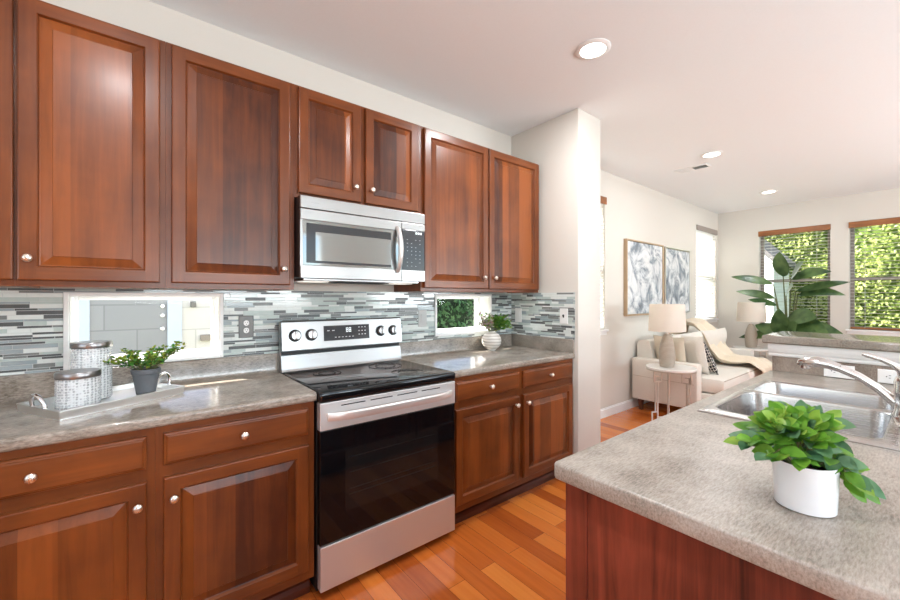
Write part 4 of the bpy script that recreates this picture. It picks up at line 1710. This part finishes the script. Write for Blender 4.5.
pts = [P(fx + 0.006, fd - 0.006, 0.958), P(fx + 0.006, fd - 0.030, 0.985), P(fx + 0.006, fd - 0.063, 1.018), P(fx + 0.006, fd - 0.108, 1.051), P(fx + 0.006, fd - 0.155, 1.073)]
mb.tube(pts, [0.017, 0.0152, 0.0140, 0.0140, 0.0150], 0, 16)
mb.build('spout', 'faucet', fc, smooth=True)
mb = MB()
pts = [P(fx + 0.006, fd - 0.156, 1.0735), P(fx + 0.006, fd - 0.185, 1.083), P(fx + 0.006, fd - 0.215, 1.087), P(fx + 0.006, fd - 0.245, 1.084), P(fx + 0.006, fd - 0.265, 1.078), P(fx + 0.006, fd - 0.272, 1.073)]
mb.tube(pts, [0.0155, 0.0175, 0.0195, 0.019, 0.014, 0.006], 0, 16)
mb.lathe(P(fx + 0.006, fd - 0.250, 1.058), [(0.010, 0), (0.015, 0.003), (0.016, 0.012)], 0, 16)
mb.build('spray_head', 'faucet', fc, smooth=True)
mb = MB()
pts = [P(fx, fd, 1.058), P(fx - 0.002, fd - 0.006, 1.085), P(fx - 0.004, fd - 0.026, 1.104), P(fx - 0.008, fd - 0.054, 1.119), P(fx - 0.011, fd - 0.086, 1.130), P(fx - 0.012, fd - 0.098, 1.133)]
mb.tube(pts, [0.0155, 0.013, 0.0095, 0.0085, 0.009, 0.006], 0, 14, 0.75)
mb.build('lever', 'faucet', fc, smooth=True)

# white pot with leafy plant
pp = thing('potted_plant', 'bushy bright green leafy plant in oval white pot on the peninsula', 'plant', P(0.421, 2.190, PZ + 0.0005))
mb = MB()
prof = [(0.044, 0), (0.0475, 0.002), (0.0495, 0.045), (0.0505, 0.088), (0.0497, 0.0905), (0.047, 0.089), (0.0455, 0.075)]
mb.lathe((0, 0, 0), prof, 0, 44, 'z', 1.0, 1.0)
mb.build('pot', 'ceramic', pp, smooth=True, local=True)
mb = MB()
mb.lathe((0, 0, 0), [(0.0445, 0.065), (0.0452, 0.078), (0.03, 0.081), (0.003, 0.082)], 0, 28)
mb.build('soil', 'soil', pp, local=True)
r = random.Random(33)
cr = Vector((0.778, -0.628, 0))          # spread mostly sideways as in the photo
cf = Vector((0.628, 0.778, 0))
mb, mb2 = MB(), MB()
tips = []
for i in range(30):
    a = r.uniform(0, 2 * PI)
    q = r.uniform(0.25, 1.0)
    side = math.cos(a) * q
    dep_ = math.sin(a) * q
    top = 0.172 - 0.06 * q * q + r.uniform(-0.012, 0.012)
    if side > 0.55:
        top -= 0.045
    if side < -0.5:
        top += 0.008
    if dep_ < -0.5:
        top -= 0.012
    tips.append(cr * (side * 0.1 - 0.012) + cf * (dep_ * 0.085) + Vector((0, 0, top)))
for end in ((0.070, -0.02, 0.048), (0.066, -0.04, 0.058), (0.062, -0.05, 0.07), (0.074, 0.0, 0.065), (-0.125, -0.02, 0.135), (-0.115, -0.05, 0.115), (0.090, 0.03, 0.12), (-0.12, 0.01, 0.12), (-0.02, 0.0, 0.175), (-0.045, 0.01, 0.18), (0.02, 0.0, 0.17), (0.06, 0.01, 0.165), (-0.075, 0.0, 0.165), (-0.06, -0.06, 0.11), (-0.09, -0.05, 0.115)):
    tips.append(cr * end[0] + cf * end[1] + Vector((0, 0, end[2])))
for end in tips:
    st = Vector((end.x * 0.2, end.y * 0.2, 0.078))
    mid = st.lerp(end, 0.5) + Vector((0, 0, 0.03))
    path = [st, st.lerp(mid, 0.6), mid, mid.lerp(end, 0.6), end]
    mb.tube(path, [0.002, 0.0018, 0.0016, 0.0013, 0.001], 0, 5)
    out = (end - mid).normalized()
    tone = r.choices((0, 1, 2), (6, 4, 2))[0]
    mb2.leaf(end - out * 0.012, out + Vector((0, 0, 0.25)), (-0.75, 0.1, 0.8), r.uniform(0.042, 0.052), r.uniform(0.022, 0.027), tone, 6, 0.08, 0.25, 0.85)
    for j in range(6):
        k = 0.35 + 0.62 * j / 5
        p = (mid.lerp(end, (k - 0.5) / 0.5) if k > 0.5 else st.lerp(mid, k / 0.5))
        a = j * 2.4 + r.uniform(0, 0.6)
        side = Vector((math.cos(a), math.sin(a), 0)) * 0.9
        d = out * 0.55 + side + Vector((0, 0, r.uniform(-0.15, 0.55)))
        mb2.leaf(p, d, (-0.7 + r.uniform(-.3, .3), r.uniform(-.3, .3), 0.8), r.uniform(0.034, 0.048), r.uniform(0.021, 0.027), r.choices((0, 1, 2), (6, 3, 2))[0], 6, 0.15, 0.25, 0.85)
mb.build('stems', 'stem', pp, local=True)
mb2.build('foliage', ['leaf_pot', 'leaf_pot2', 'leaf_pot3'], pp, local=True, flip=False, smooth=True)

# ------------------------------------------------------------------ raised bar behind the sink
BX = 2.2
mb = MB()
mb.box(BX + 0.006, BX + 0.16, 1.765, 4.6, 0.0, 1.071)
struct(mb.build('wall_bar', 'white'))
mb = MB()
mb.box(BX - 0.012, BX + 0.0055, 1.757, 4.6, 0.9145, 0.999, 0, 0.002)
o = mb.build('bar_splash', 'lam_brown', None, base=P(BX, 2.9, 0.9145))
tag(o, 'speckled brown laminate splash strip under the raised bar', 'backsplash')
mb = MB()
mb.loops([[P(BX + 0.0055, d, 0.9995), P(BX - 0.014, d, 0.9995), P(BX - 0.018, d, 1.006), P(BX - 0.018, d, 1.018), P(BX - 0.024, d, 1.026), P(BX - 0.030, d, 1.042), P(BX - 0.034, d, 1.071), P(BX + 0.0055, d, 1.071)] for d in (1.742, 4.6)], 0)
struct(mb.build('trim_1', 'white'))
mb = MB()
rings = [rrect(BX - 0.05 + i, BX + 0.40 - i, 1.716 + i, 4.6, 0.012, z, 5) for i, z in ((0.006, 1.0715), (0.0, 1.078), (0.0, 1.108), (0.003, 1.114), (0.009, 1.116))]
mb.loops(rings, 0)
o = mb.build('countertop', 'lam', None, smooth=True, base=P(BX + 0.15, 3.0, 1.0715))
tag(o, 'raised grey laminate bar top behind the sink', 'countertop')
for dd, lab in ((2.03, 'white horizontal outlet plate under the bar top left of the faucet lever'), (2.222, 'white horizontal outlet plate under the bar top at the right edge of the photo')):
    cc = P(BX - 0.0122, dd, 0.950)
    plate('wall_outlet', lab, 'outlet', cc, lambda u, t, v, cc=cc: cc + P(-t, v, u), 0.066, 0.114, 'plate_white', 'duplex')


# ------------------------------------------------------------------ living area
def pillow_mesh(w, h, th, n=14):
    mb = MB()
    for s in (-1, 1):
        base = len(mb.v)
        for i in range(n + 1):
            for j in range(n + 1):
                a, b = 2 * i / n - 1, 2 * j / n - 1
                e = max(0.0, (1 - a ** 4) * (1 - b ** 4)) ** 0.55
                pin = 1 - 0.10 * (abs(a) ** 3 * (1 - abs(b)) + abs(b) ** 3 * (1 - abs(a)))
                mb.v.append(Vector((a * w / 2 * (1 - 0.06 * (1 - b * b) * abs(a)), s * th / 2 * e, h / 2 + b * h / 2 * (1 - 0.06 * (1 - a * a) * abs(b)))))
        for i in range(n):
            for j in range(n):
                q = base + i * (n + 1) + j
                mb.f.append((q, q + 1, q + n + 2, q + n + 1))
                mb.m.append(0)
    return mb


SX0, SX1 = 3.985, 6.0
SD0, SD1 = 0.03, 0.93
sf = thing('sofa', 'cream upholstered sofa with square arms along the living room wall', 'sofa', P((SX0 + SX1) / 2, 0.5, 0))
mb = MB()
mb.box(SX0 + 0.13, SX1 - 0.13, SD0 + 0.02, SD1 - 0.09, 0.13, 0.30, 0, 0.02)
mb.build('base_frame', 'sofa', sf, smooth=True)
for a0, a1 in ((SX0, SX0 + 0.14), (SX1 - 0.14, SX1)):
    mb = MB()
    mb.box(a0, a1, SD0, SD1 - 0.19, 0.13, 0.615, 0, 0.022)
    ar = mb.build('arm', 'sofa', sf, smooth=True)
    mb = MB()
    zz = 0.40
    mb.tube([P(a0 - 0.0005, SD0 + 0.02, zz + 0.01), P(a0 - 0.0005, SD1 - 0.22, zz)], 0.0022, 0, 6)
    mb.build('seam', 'piping', ar)
mb = MB()
mb.loops([[P(x, SD0, 0.30), P(x, SD0 + 0.22, 0.30), P(x, SD0 + 0.19, 0.60), P(x, SD0 + 0.14, 0.81), P(x, SD0 + 0.10, 0.825), P(x, SD0 + 0.02, 0.81), P(x, SD0, 0.78)] for x in (SX0 + 0.14, SX1 - 0.14)], 0)
mb.build('backrest', 'sofa', sf, smooth=True)
mid = (SX0 + SX1) / 2
for a0, a1 in ((SX0 + 0.145, mid - 0.004), (mid + 0.004, SX1 - 0.145)):
    mb = MB()
    mb.box(a0, a1, SD0 + 0.20, SD1 + 0.02, 0.302, 0.475, 0, 0.055)
    c_ = mb.build('seat_cushion', 'sofa', sf, smooth=True)
    mb = MB()
    for z in (0.325, 0.452):
        mb.tube([P(a0 + 0.03, SD1 + 0.008, z), P(a1 - 0.03, SD1 + 0.008, z)], 0.005, 0, 6)
    mb.build('piping', 'piping', c_)
    mb = pillow_mesh(a1 - a0 - 0.01, 0.46, 0.22)
    mb.xform(Matrix.Translation(P((a0 + a1) / 2, SD0 + 0.295, 0.462)) @ Matrix.Rotation(math.radians(14), 4, 'X') @ Matrix.Scale(-1, 4, Vector((0, 1, 0))))
    mb.build('back_cushion', 'sofa', sf, smooth=True)
for x in (SX0 + 0.07, SX1 - 0.07):
    for d in (SD0 + 0.08, SD1 - 0.25):
        mb = MB()
        mb.loops([[P(x + s * a, d + s * b, z) for a, b in ((-1, -1), (1, -1), (1, 1), (-1, 1))] for s, z in ((0.017, 0.0), (0.027, 0.131))], 0)
        mb.build('leg', 'wood_leg', sf)


def pillow(label, mat, loc, w, h, th, rz, lean, roll=0.0):
    mb = pillow_mesh(w, h, th)
    o = mb.build('throw_pillow', mat, None, smooth=True, local=True)
    o.location = loc
    o.rotation_euler = (lean, roll, rz)
    tag(o, label, 'pillow', 'cushions on the sofa')
    return o


pillow('plain oatmeal pillow standing in the left back corner of the sofa', 'pillow', P(4.21, 0.40, 0.474), 0.40, 0.42, 0.11, math.radians(74), math.radians(-10))
pillow('fluffy white tufted pillow leaning between the oatmeal and black patterned pillows', 'boucle', P(4.385, 0.545, 0.474), 0.46, 0.44, 0.13, math.radians(68), math.radians(-14))
pillow('black and cream line patterned lumbar pillow at front of the pillow pile', 'lattice', P(4.56, 0.66, 0.474), 0.48, 0.44, 0.11, math.radians(40), math.radians(-24))


# knitted throw draped from the sofa back over the seat
def throw():
    prof = [(0.075, 0.66), (0.08, 0.80), (0.13, 0.925), (0.22, 0.955), (0.33, 0.93), (0.43, 0.80), (0.50, 0.62), (0.60, 0.515), (0.76, 0.497), (0.90, 0.493), (0.962, 0.465), (0.975, 0.36), (0.975, 0.30)]
    n = 60
    seg = [0]
    for a, b in zip(prof[:-1], prof[1:]):
        seg.append(seg[-1] + math.hypot(b[0] - a[0], b[1] - a[1]))
    rows = []
    for i in range(n + 1):
        s = seg[-1] * i / n
        k = max(j for j in range(len(seg)) if seg[j] <= s + 1e-9)
        k = min(k, len(prof) - 2)
        f = (s - seg[k]) / (seg[k + 1] - seg[k])
        d = prof[k][0] + f * (prof[k + 1][0] - prof[k][0])
        z = prof[k][1] + f * (prof[k + 1][1] - prof[k][1])
        t = i / n
        x0 = 4.80 + 0.40 * t + 0.04 * math.sin(5 * t)
        x1 = 5.42 + 0.42 * t + 0.03 * math.sin(4 * t + 1)
        row = []
        for j in range(25):
            u = j / 24
            fold = 0.024 * math.sin(u * 17 + 2.6 * math.sin(3.1 * t)) + 0.018 * math.sin(u * 8 + 6 * t) + 0.014 * math.sin(15 * t + 7 * u)
            nrm = (0.25, 0.97) if t > 0.25 else (-0.3, 0.95)
            if t > 0.86:
                nrm = (1.0, 0.1)
            if t < 0.12:
                nrm = (-0.2, 0.1)
            lift = 0.052 + fold
            row.append(P(x0 + (x1 - x0) * u, d + nrm[0] * lift, z + nrm[1] * lift))
        rows.append(row)
    mb = MB()
    mb.loops(rows, 0, False, False, closed=False)
    o = mb.build('throw_blanket', 'throw', None, smooth=True, base=P(5.3, 0.6, 0.47))
    sm = o.modifiers.new('thick', 'SOLIDIFY')
    sm.thickness = 0.012
    sm.offset = 0
    ss = o.modifiers.new('smooth', 'SUBSURF')
    ss.levels = ss.render_levels = 1
    tag(o, 'cream knitted throw blanket draped over the right half of the sofa', 'blanket')
    return o


throw()


# side tables: round top on square-section frame legs with fretted squares
def side_table(label, loc, rotz):
    t = thing('side_table', label, 'table', loc, rotz, 'side tables at the sofa ends')
    H = 0.605
    rt = 0.235
    mb = MB()
    mb.lathe((0, 0, 0), [(rt - 0.004, H - 0.022), (rt, H - 0.018), (rt, H - 0.003), (rt - 0.003, H), (0.004, H)], 0, 48)
    mb.build('table_top', 'tabletop', t, smooth=True, local=True)
    mb = MB()
    mb.lathe((0, 0, 0), [(rt - 0.012, H - 0.034), (rt + 0.002, H - 0.034), (rt + 0.002, H - 0.0225), (rt - 0.012, H - 0.0225), (rt - 0.012, H - 0.034)], 0, 48, cap=False)
    mb.build('top_rim', 'champagne', t, local=True)
    w = 0.0115
    for k in range(3):
        a = k * 2 * PI / 3
        mb = MB()
        rot = Matrix.Rotation(a, 4, 'Z')
        q = lambda s, z: rot @ Vector((0.165 + s, 0, z))
        zt_ = H - 0.041
        # upper open square, double upright, stepped squares at the foot
        for p0, p1 in (((-0.055, zt_), (-0.055, zt_ - 0.11)), ((-0.055, zt_ - 0.11), (0.03, zt_ - 0.11)), ((0.03, zt_ - 0.11), (0.03, zt_)),
                       ((-0.013, zt_ - 0.11), (-0.013, 0.14)), ((0.013, zt_ - 0.055), (0.013, 0.14)),
                       ((0.013, zt_ - 0.055), (-0.02, zt_ - 0.055)),
                       ((-0.05, 0.006), (-0.05, 0.085)), ((-0.05, 0.085), (-0.013, 0.085)), ((-0.013, 0.14), (0.05, 0.14)), ((0.05, 0.14), (0.05, 0.006)), ((-0.013, 0.14), (-0.013, 0.04)), ((-0.05, 0.04), (0.05, 0.04))):
            mb.bar(q(*p0), q(*p1), w)
        mb.build('leg', 'champagne', t, local=True)
    return t


T1 = P(3.735, 0.578, 0)
T2 = P(6.35, 0.62, 0)
st1 = side_table('round side table with white top and fretted metal legs before the near sofa arm', T1, math.radians(150))
dup(st1, T2, 'round side table mostly hidden past the far sofa arm', math.radians(130))


def lamp(label, loc):
    t = thing('table_lamp', label, 'lamp', loc, 0, 'table lamps beside the sofa')
    mb = MB()
    prof = [(0.055, 0.0), (0.066, 0.003), (0.074, 0.05), (0.079, 0.10), (0.078, 0.15), (0.071, 0.21), (0.058, 0.27), (0.042, 0.315), (0.026, 0.338), (0.012, 0.343)]
    mb.lathe((0, 0, 0), prof, 0, 40)
    mb.build('lamp_base', 'lamp', t, smooth=True, local=True)
    mb = MB()
    mb.lathe((0, 0, 0.3425), [(0.013, 0), (0.013, 0.015), (0.008, 0.02), (0.008, 0.10), (0.015, 0.104), (0.015, 0.14), (0.004, 0.142)], 0, 16)
    for k in range(3):
        a = 2 * PI * k / 3
        mb.tube([Vector((0, 0, 0.60)), Vector((0.165 * math.cos(a), 0.165 * math.sin(a), 0.60))], 0.002, 0, 6)
    mb.tube([Vector((0, 0, 0.45)), Vector((0, 0, 0.63))], 0.003, 0, 6)
    mb.build('neck', 'nickel', t, smooth=True, local=True)
    mb = MB()
    z0, z1 = 0.375, 0.655
    mb.lathe((0, 0, 0), [(0.176, z0), (0.164, z1), (0.1615, z1), (0.1735, z0), (0.176, z0)], 0, 48, cap=False)
    mb.build('lamp_shade', 'shade', t, smooth=True, local=True)
    return t


l1 = lamp('ribbed taupe table lamp with cream drum shade on the near side table', T1 + Vector((-0.045, 0.02, 0.6055)))
dup(l1, T2 + Vector((-0.02, 0, 0.6055)), 'ribbed taupe table lamp with cream drum shade by the leafy plant')


# paintings
def painting(label, x0, x1, z0, z1, canvas, frame):
    t = thing('painting', label, 'painting', P((x0 + x1) / 2, 0.0, z0))
    mb = MB()
    w, dd = 0.018, 0.045
    for a in ((x0, x0 + w, z0, z1), (x1 - w, x1, z0, z1), (x0 + w, x1 - w, z0, z0 + w), (x0 + w, x1 - w, z1 - w, z1)):
        mb.box(a[0], a[1], 0.002, dd, a[2], a[3], 0, 0.002)
    mb.build('picture_frame', frame, t)
    mb = MB()
    mb.box(x0 + w + 0.004, x1 - w - 0.004, 0.004, 0.034, z0 + w + 0.004, z1 - w - 0.004)
    mb.build('canvas', canvas, t)


painting('larger grey and white abstract painting in pale frame, nearer the kitchen', 3.85, 4.82, 1.112, 2.025, 'art_a', 'oak')
painting('smaller-looking grey and white abstract painting beside the narrow corner window', 4.87, 5.70, 1.112, 2.015, 'art_b', 'silver')

# tall leafy plant by the far windows
fg = thing('leafy_plant', 'tall potted plant with big paddle leaves before the far window', 'plant', P(6.42, 1.02, 0))
mb = MB()
mb.lathe((0, 0, 0), [(0.13, 0), (0.14, 0.004), (0.175, 0.34), (0.17, 0.345), (0.16, 0.34), (0.155, 0.30)], 0, 36)
mb.build('pot', 'ceramic', fg, smooth=True, local=True)
mb = MB()
mb.lathe((0, 0, 0), [(0.15, 0.27), (0.154, 0.31), (0.06, 0.32), (0.004, 0.32)], 0, 24)
mb.build('soil', 'soil', fg, local=True)
O = P(6.42, 1.02, 0)
leaves = []
# (attach point, tip point, width)  in x, d, z
for at, tip, w, drp in (
        ((6.40, 0.97, 1.62), (6.22, 0.97, 1.93), 0.24, 0.0), ((6.42, 1.05, 1.58), (6.20, 1.48, 1.72), 0.17, 0.28), ((6.42, 1.05, 1.60), (6.15, 1.22, 1.80), 0.20, 0.1),
        ((6.40, 0.86, 1.52), (6.30, 0.40, 1.66), 0.13, 0.12), ((6.40, 0.88, 1.32), (6.28, 0.47, 1.44), 0.13, 0.12), ((6.42, 0.90, 1.22), (6.25, 0.62, 1.31), 0.12, 0.1),
        ((6.40, 1.00, 1.36), (6.15, 1.12, 1.50), 0.24, 0.15), ((6.42, 1.10, 1.42), (6.26, 1.62, 1.54), 0.13, 0.1), ((6.42, 1.12, 1.36), (6.24, 1.60, 1.44), 0.15, 0.35),
        ((6.40, 1.00, 1.02), (6.10, 1.36, 1.12), 0.28, 0.25), ((6.36, 1.04, 0.98), (6.02, 1.48, 0.86), 0.30, 0.3), ((6.38, 0.98, 0.72), (6.24, 0.96, 1.14), 0.26, -0.02),
        ((6.36, 1.0, 0.70), (6.12, 1.16, 1.02), 0.28, 0.1), ((6.40, 0.95, 0.78), (6.30, 0.50, 0.80), 0.15, 0.3), ((6.40, 0.92, 0.80), (6.34, 0.66, 0.98), 0.18, 0.25),
        ((6.44, 1.1, 0.9), (6.30, 1.62, 0.95), 0.2, 0.5), ((6.36, 1.1, 0.75), (6.05, 1.38, 0.92), 0.24, 0.25), ((6.35, 0.95, 0.72), (6.1, 0.92, 0.9), 0.22, 0.3)):
    leaves.append((P(*at), P(*tip), w, drp))
mb = MB()
for at, tip, w, drp in leaves:
    o0 = O + Vector((0, 0, 0.31)) + (at - O).normalized() * 0.02
    o0.z = 0.31
    mid_ = o0.lerp(at, 0.55) + Vector((0, 0, 0.10))
    mid_.x = 0.5 * (mid_.x + o0.x)
    mb.tube([o0, mid_, at], [0.012, 0.009, 0.006], 0, 8)
mb.build('stems', 'stem', fg)
mb = MB()
for at, tip, w, drp in leaves:
    v = tip - at
    mb.leaf(at, v + Vector((0, 0, drp * v.length * 0.6)), Vector((-0.75, 0.2, 0.6)), v.length * 1.08, w, 0, 10, drp, 0.12, 0.85)
mb.build('foliage', 'leaf_fig', fg, flip=False, smooth=True)


# ------------------------------------------------------------------ ceiling fittings
def can_light(label, x, d, k=1.0):
    t = thing('recessed_light', label, 'ceiling light', P(x, d, CEIL), 0, 'recessed ceiling lights')
    mb = MB()
    mb.lathe((0, 0, 0), [(0.068, -0.0002), (0.094, -0.0002), (0.096, -0.004), (0.088, -0.009), (0.070, -0.010), (0.068, -0.004), (0.068, -0.0002)], 0, 40, cap=False)
    mb.build('trim_ring', 'white', t, smooth=True, local=True)
    mb = MB()
    mb.lathe((0, 0, 0), [(0.004, -0.006), (0.05, -0.0065), (0.0675, -0.005), (0.0675, -0.002), (0.004, -0.002)], 0, 36)
    mb.build('lens', 'can_glow', t, smooth=True, local=True)
    l = bpy.data.lights.new('recessed_bulb', 'AREA')
    l.shape = 'DISK'
    l.size = 0.12
    l.energy = CAN_WATTS * k
    l.color = (0.94, 0.97, 1.0)
    o = bpy.data.objects.new('recessed_bulb', l)
    COL.objects.link(o)
    o.parent = t
    o.location = (0, 0, -0.012)
    return t


can_light('bright recessed ceiling light over the kitchen aisle', 1.394, 1.121)
can_light('recessed ceiling light beside the ceiling vent', 3.765, 0.945, 0.5)
can_light('recessed ceiling light farthest off, nearest the far windows', 5.9, 0.918, 0.4)
can_light('recessed ceiling light above the camera, outside the photo', -0.70, 1.70, 1.1)

vn = thing('ceiling_vent', 'white rectangular air vent in the ceiling near the recessed light', 'vent', P(4.09, 0.655, CEIL))
mb = MB()
w, l = 0.075, 0.165
for a in ((-w, -w + 0.022, -l, l), (w - 0.022, w, -l, l), (-w + 0.022, w - 0.022, -l, -l + 0.022), (-w + 0.022, w - 0.022, l - 0.022, l), (-w + 0.022, w - 0.022, -0.01, 0.01)):
    mb.box(a[0], a[1], a[2], a[3], -0.007, -0.0003, 0, 0.002)
mb.build('vent_frame', 'white', vn, local=True)
mb = MB()
mb.box(-w + 0.02, w - 0.02, -l + 0.02, l - 0.02, -0.002, -0.0004)
mb.build('vent_duct', 'slot', vn, local=True)
mb = MB()
mb.box(-w + 0.022, w - 0.022, -l + 0.022, -0.01, -0.0055, -0.0045)  # white plate added over this half of the vent so it looks pale
mb.build('pale_cover', 'white', vn, local=True)
mb = MB()
for k in range(9):
    xx = -w + 0.026 + k * 0.0118
    mb.loops([[P(xx, d, -0.0065), P(xx + 0.006, d, -0.0022), P(xx + 0.007, d, -0.0022), P(xx + 0.001, d, -0.0065)] for d in (-l + 0.022, l - 0.022)], 0)
mb.build('louvers', 'white', vn, local=True)

# ------------------------------------------------------------------ outside
mb = MB()
mb.box(-14, XF + 14, -14, -0.2, -0.12, -0.05)
mb.box(XF + 0.16, XF + 14, -0.2, 10, -0.12, -0.05)
struct(mb.build('ground', 'ground'))

nh = thing('neighbour_house', 'beige neighbouring house wall with grey door seen through the small left window', 'house', P(-0.3, -4.3, -0.05))
mb = MB()
mb.box(-4.0, 1.0, -4.6, -4.02, -0.05, 2.7)
mb.build('wall', 'siding', nh)
mb = MB()
mb.box(-1.056, -0.315, -4.02, -3.985, -0.05, 2.0)
gd = mb.build('panel_door', 'garage', nh)
mb = MB()
mb.box(-1.21, -1.057, -4.02, -3.95, -0.05, 2.12)
mb.box(-0.314, -0.16, -4.02, -3.95, -0.05, 2.12)
mb.box(-1.057, -0.314, -4.02, -3.95, 2.001, 2.12)
mb.build('door_frame', 'frame_blue', nh)
for z in (0.93, 1.10, 1.22):
    mb = MB()
    mb.lathe(P(-0.365, -3.985, z), [(0.028, 0.0), (0.028, 0.012), (0.02, 0.02), (0.004, 0.021)], 0, 18, 'd')
    mb.build('lock', 'chrome', gd, smooth=True)
mb = MB()
mb.box(0.05, 0.18, -4.02, -3.96, 0.74, 0.82, 0, 0.005)
mb.build('vent_hood', 'blind_frame', nh)
mb = MB()
mb.box(-0.06, 0.0, -4.02, -3.96, 1.20, 1.28, 0, 0.005)
mb.build('wall_light', 'plate_grey', nh)
mb = MB()
mb.loops([[P(x, -3.7, 2.62), P(x, -3.7, 2.72), P(x, -4.9, 3.3), P(x, -4.9, 2.62)] for x in (-4.3, 1.3)], 0)
mb.build('roof', 'roofing', nh)

wh = thing('neighbour_house', 'white house side with sloping eave seen through the far window behind the plant', 'house', P(9.6, -0.5, -0.05))
mb = MB()
mb.box(8.7, 9.9, -5.0, 0.37, -0.05, 2.0)
mb.loops([[P(x, -5.0, 2.0), P(x, 0.37, 2.0), P(x, -1.0, 3.5), P(x, -5.0, 3.5)] for x in (8.7, 9.9)], 0)
mb.build('wall', 'house_white', wh)
mb = MB()
mb.loops([[P(x, 0.47, 1.94), P(x, 0.47, 2.03), P(x, -1.0, 3.64), P(x, -1.0, 3.51)] for x in (8.5, 10.0)], 0)
mb.build('roof', 'roofing', wh)


def hedge(name, label, x0, x1, d0, d1, h, n, mat, seed, normal, cat, size=0.11):
    base = P((x0 + x1) / 2, (d0 + d1) / 2, -0.05)
    t = thing(name, label, cat, base)
    r_ = random.Random(seed)
    mb = MB()
    mb.box(x0 + 0.25, x1 - 0.25, d0 + 0.25, d1 - 0.25, -0.05, h - 0.25)  # solid box, coloured as the shade deep between the leaves
    mb.build('shade_core', 'hedge_core' if mat == 'hedge' else 'shrub_core', t)
    mb = MB()
    for i in range(n):
        face = r_.random()
        if normal == 'x':
            x, d, z = x0 + r_.random() ** 2 * 0.35, r_.uniform(d0, d1), r_.uniform(0, h)
            bmp = 0.22 * noise.noise(Vector((d * 1.1, z * 1.1, seed)))
            x += bmp + 0.1
            nv = Vector((-1, 0, 0.3))
        else:
            x, d, z = r_.uniform(x0, x1), d1 - r_.random() ** 2 * 0.35, r_.uniform(0, h)
            d += 0.22 * noise.noise(Vector((x * 1.1, z * 1.1, seed))) - 0.1
            nv = Vector((0, -1, 0.3))
        dirn = Vector((r_.uniform(-1, 1), r_.uniform(-1, 1), r_.uniform(-1, 0.6)))
        mb.leaf(P(x, d, z), dirn, nv + Vector((r_.uniform(-.7, .7), r_.uniform(-.7, .7), r_.uniform(-.5, .9))), size * r_.uniform(0.7, 1.4), size * r_.uniform(0.5, 0.8), 0, 2, 0.2, 0.1)
    mb.build('foliage', mat, t, flip=False)
    return t


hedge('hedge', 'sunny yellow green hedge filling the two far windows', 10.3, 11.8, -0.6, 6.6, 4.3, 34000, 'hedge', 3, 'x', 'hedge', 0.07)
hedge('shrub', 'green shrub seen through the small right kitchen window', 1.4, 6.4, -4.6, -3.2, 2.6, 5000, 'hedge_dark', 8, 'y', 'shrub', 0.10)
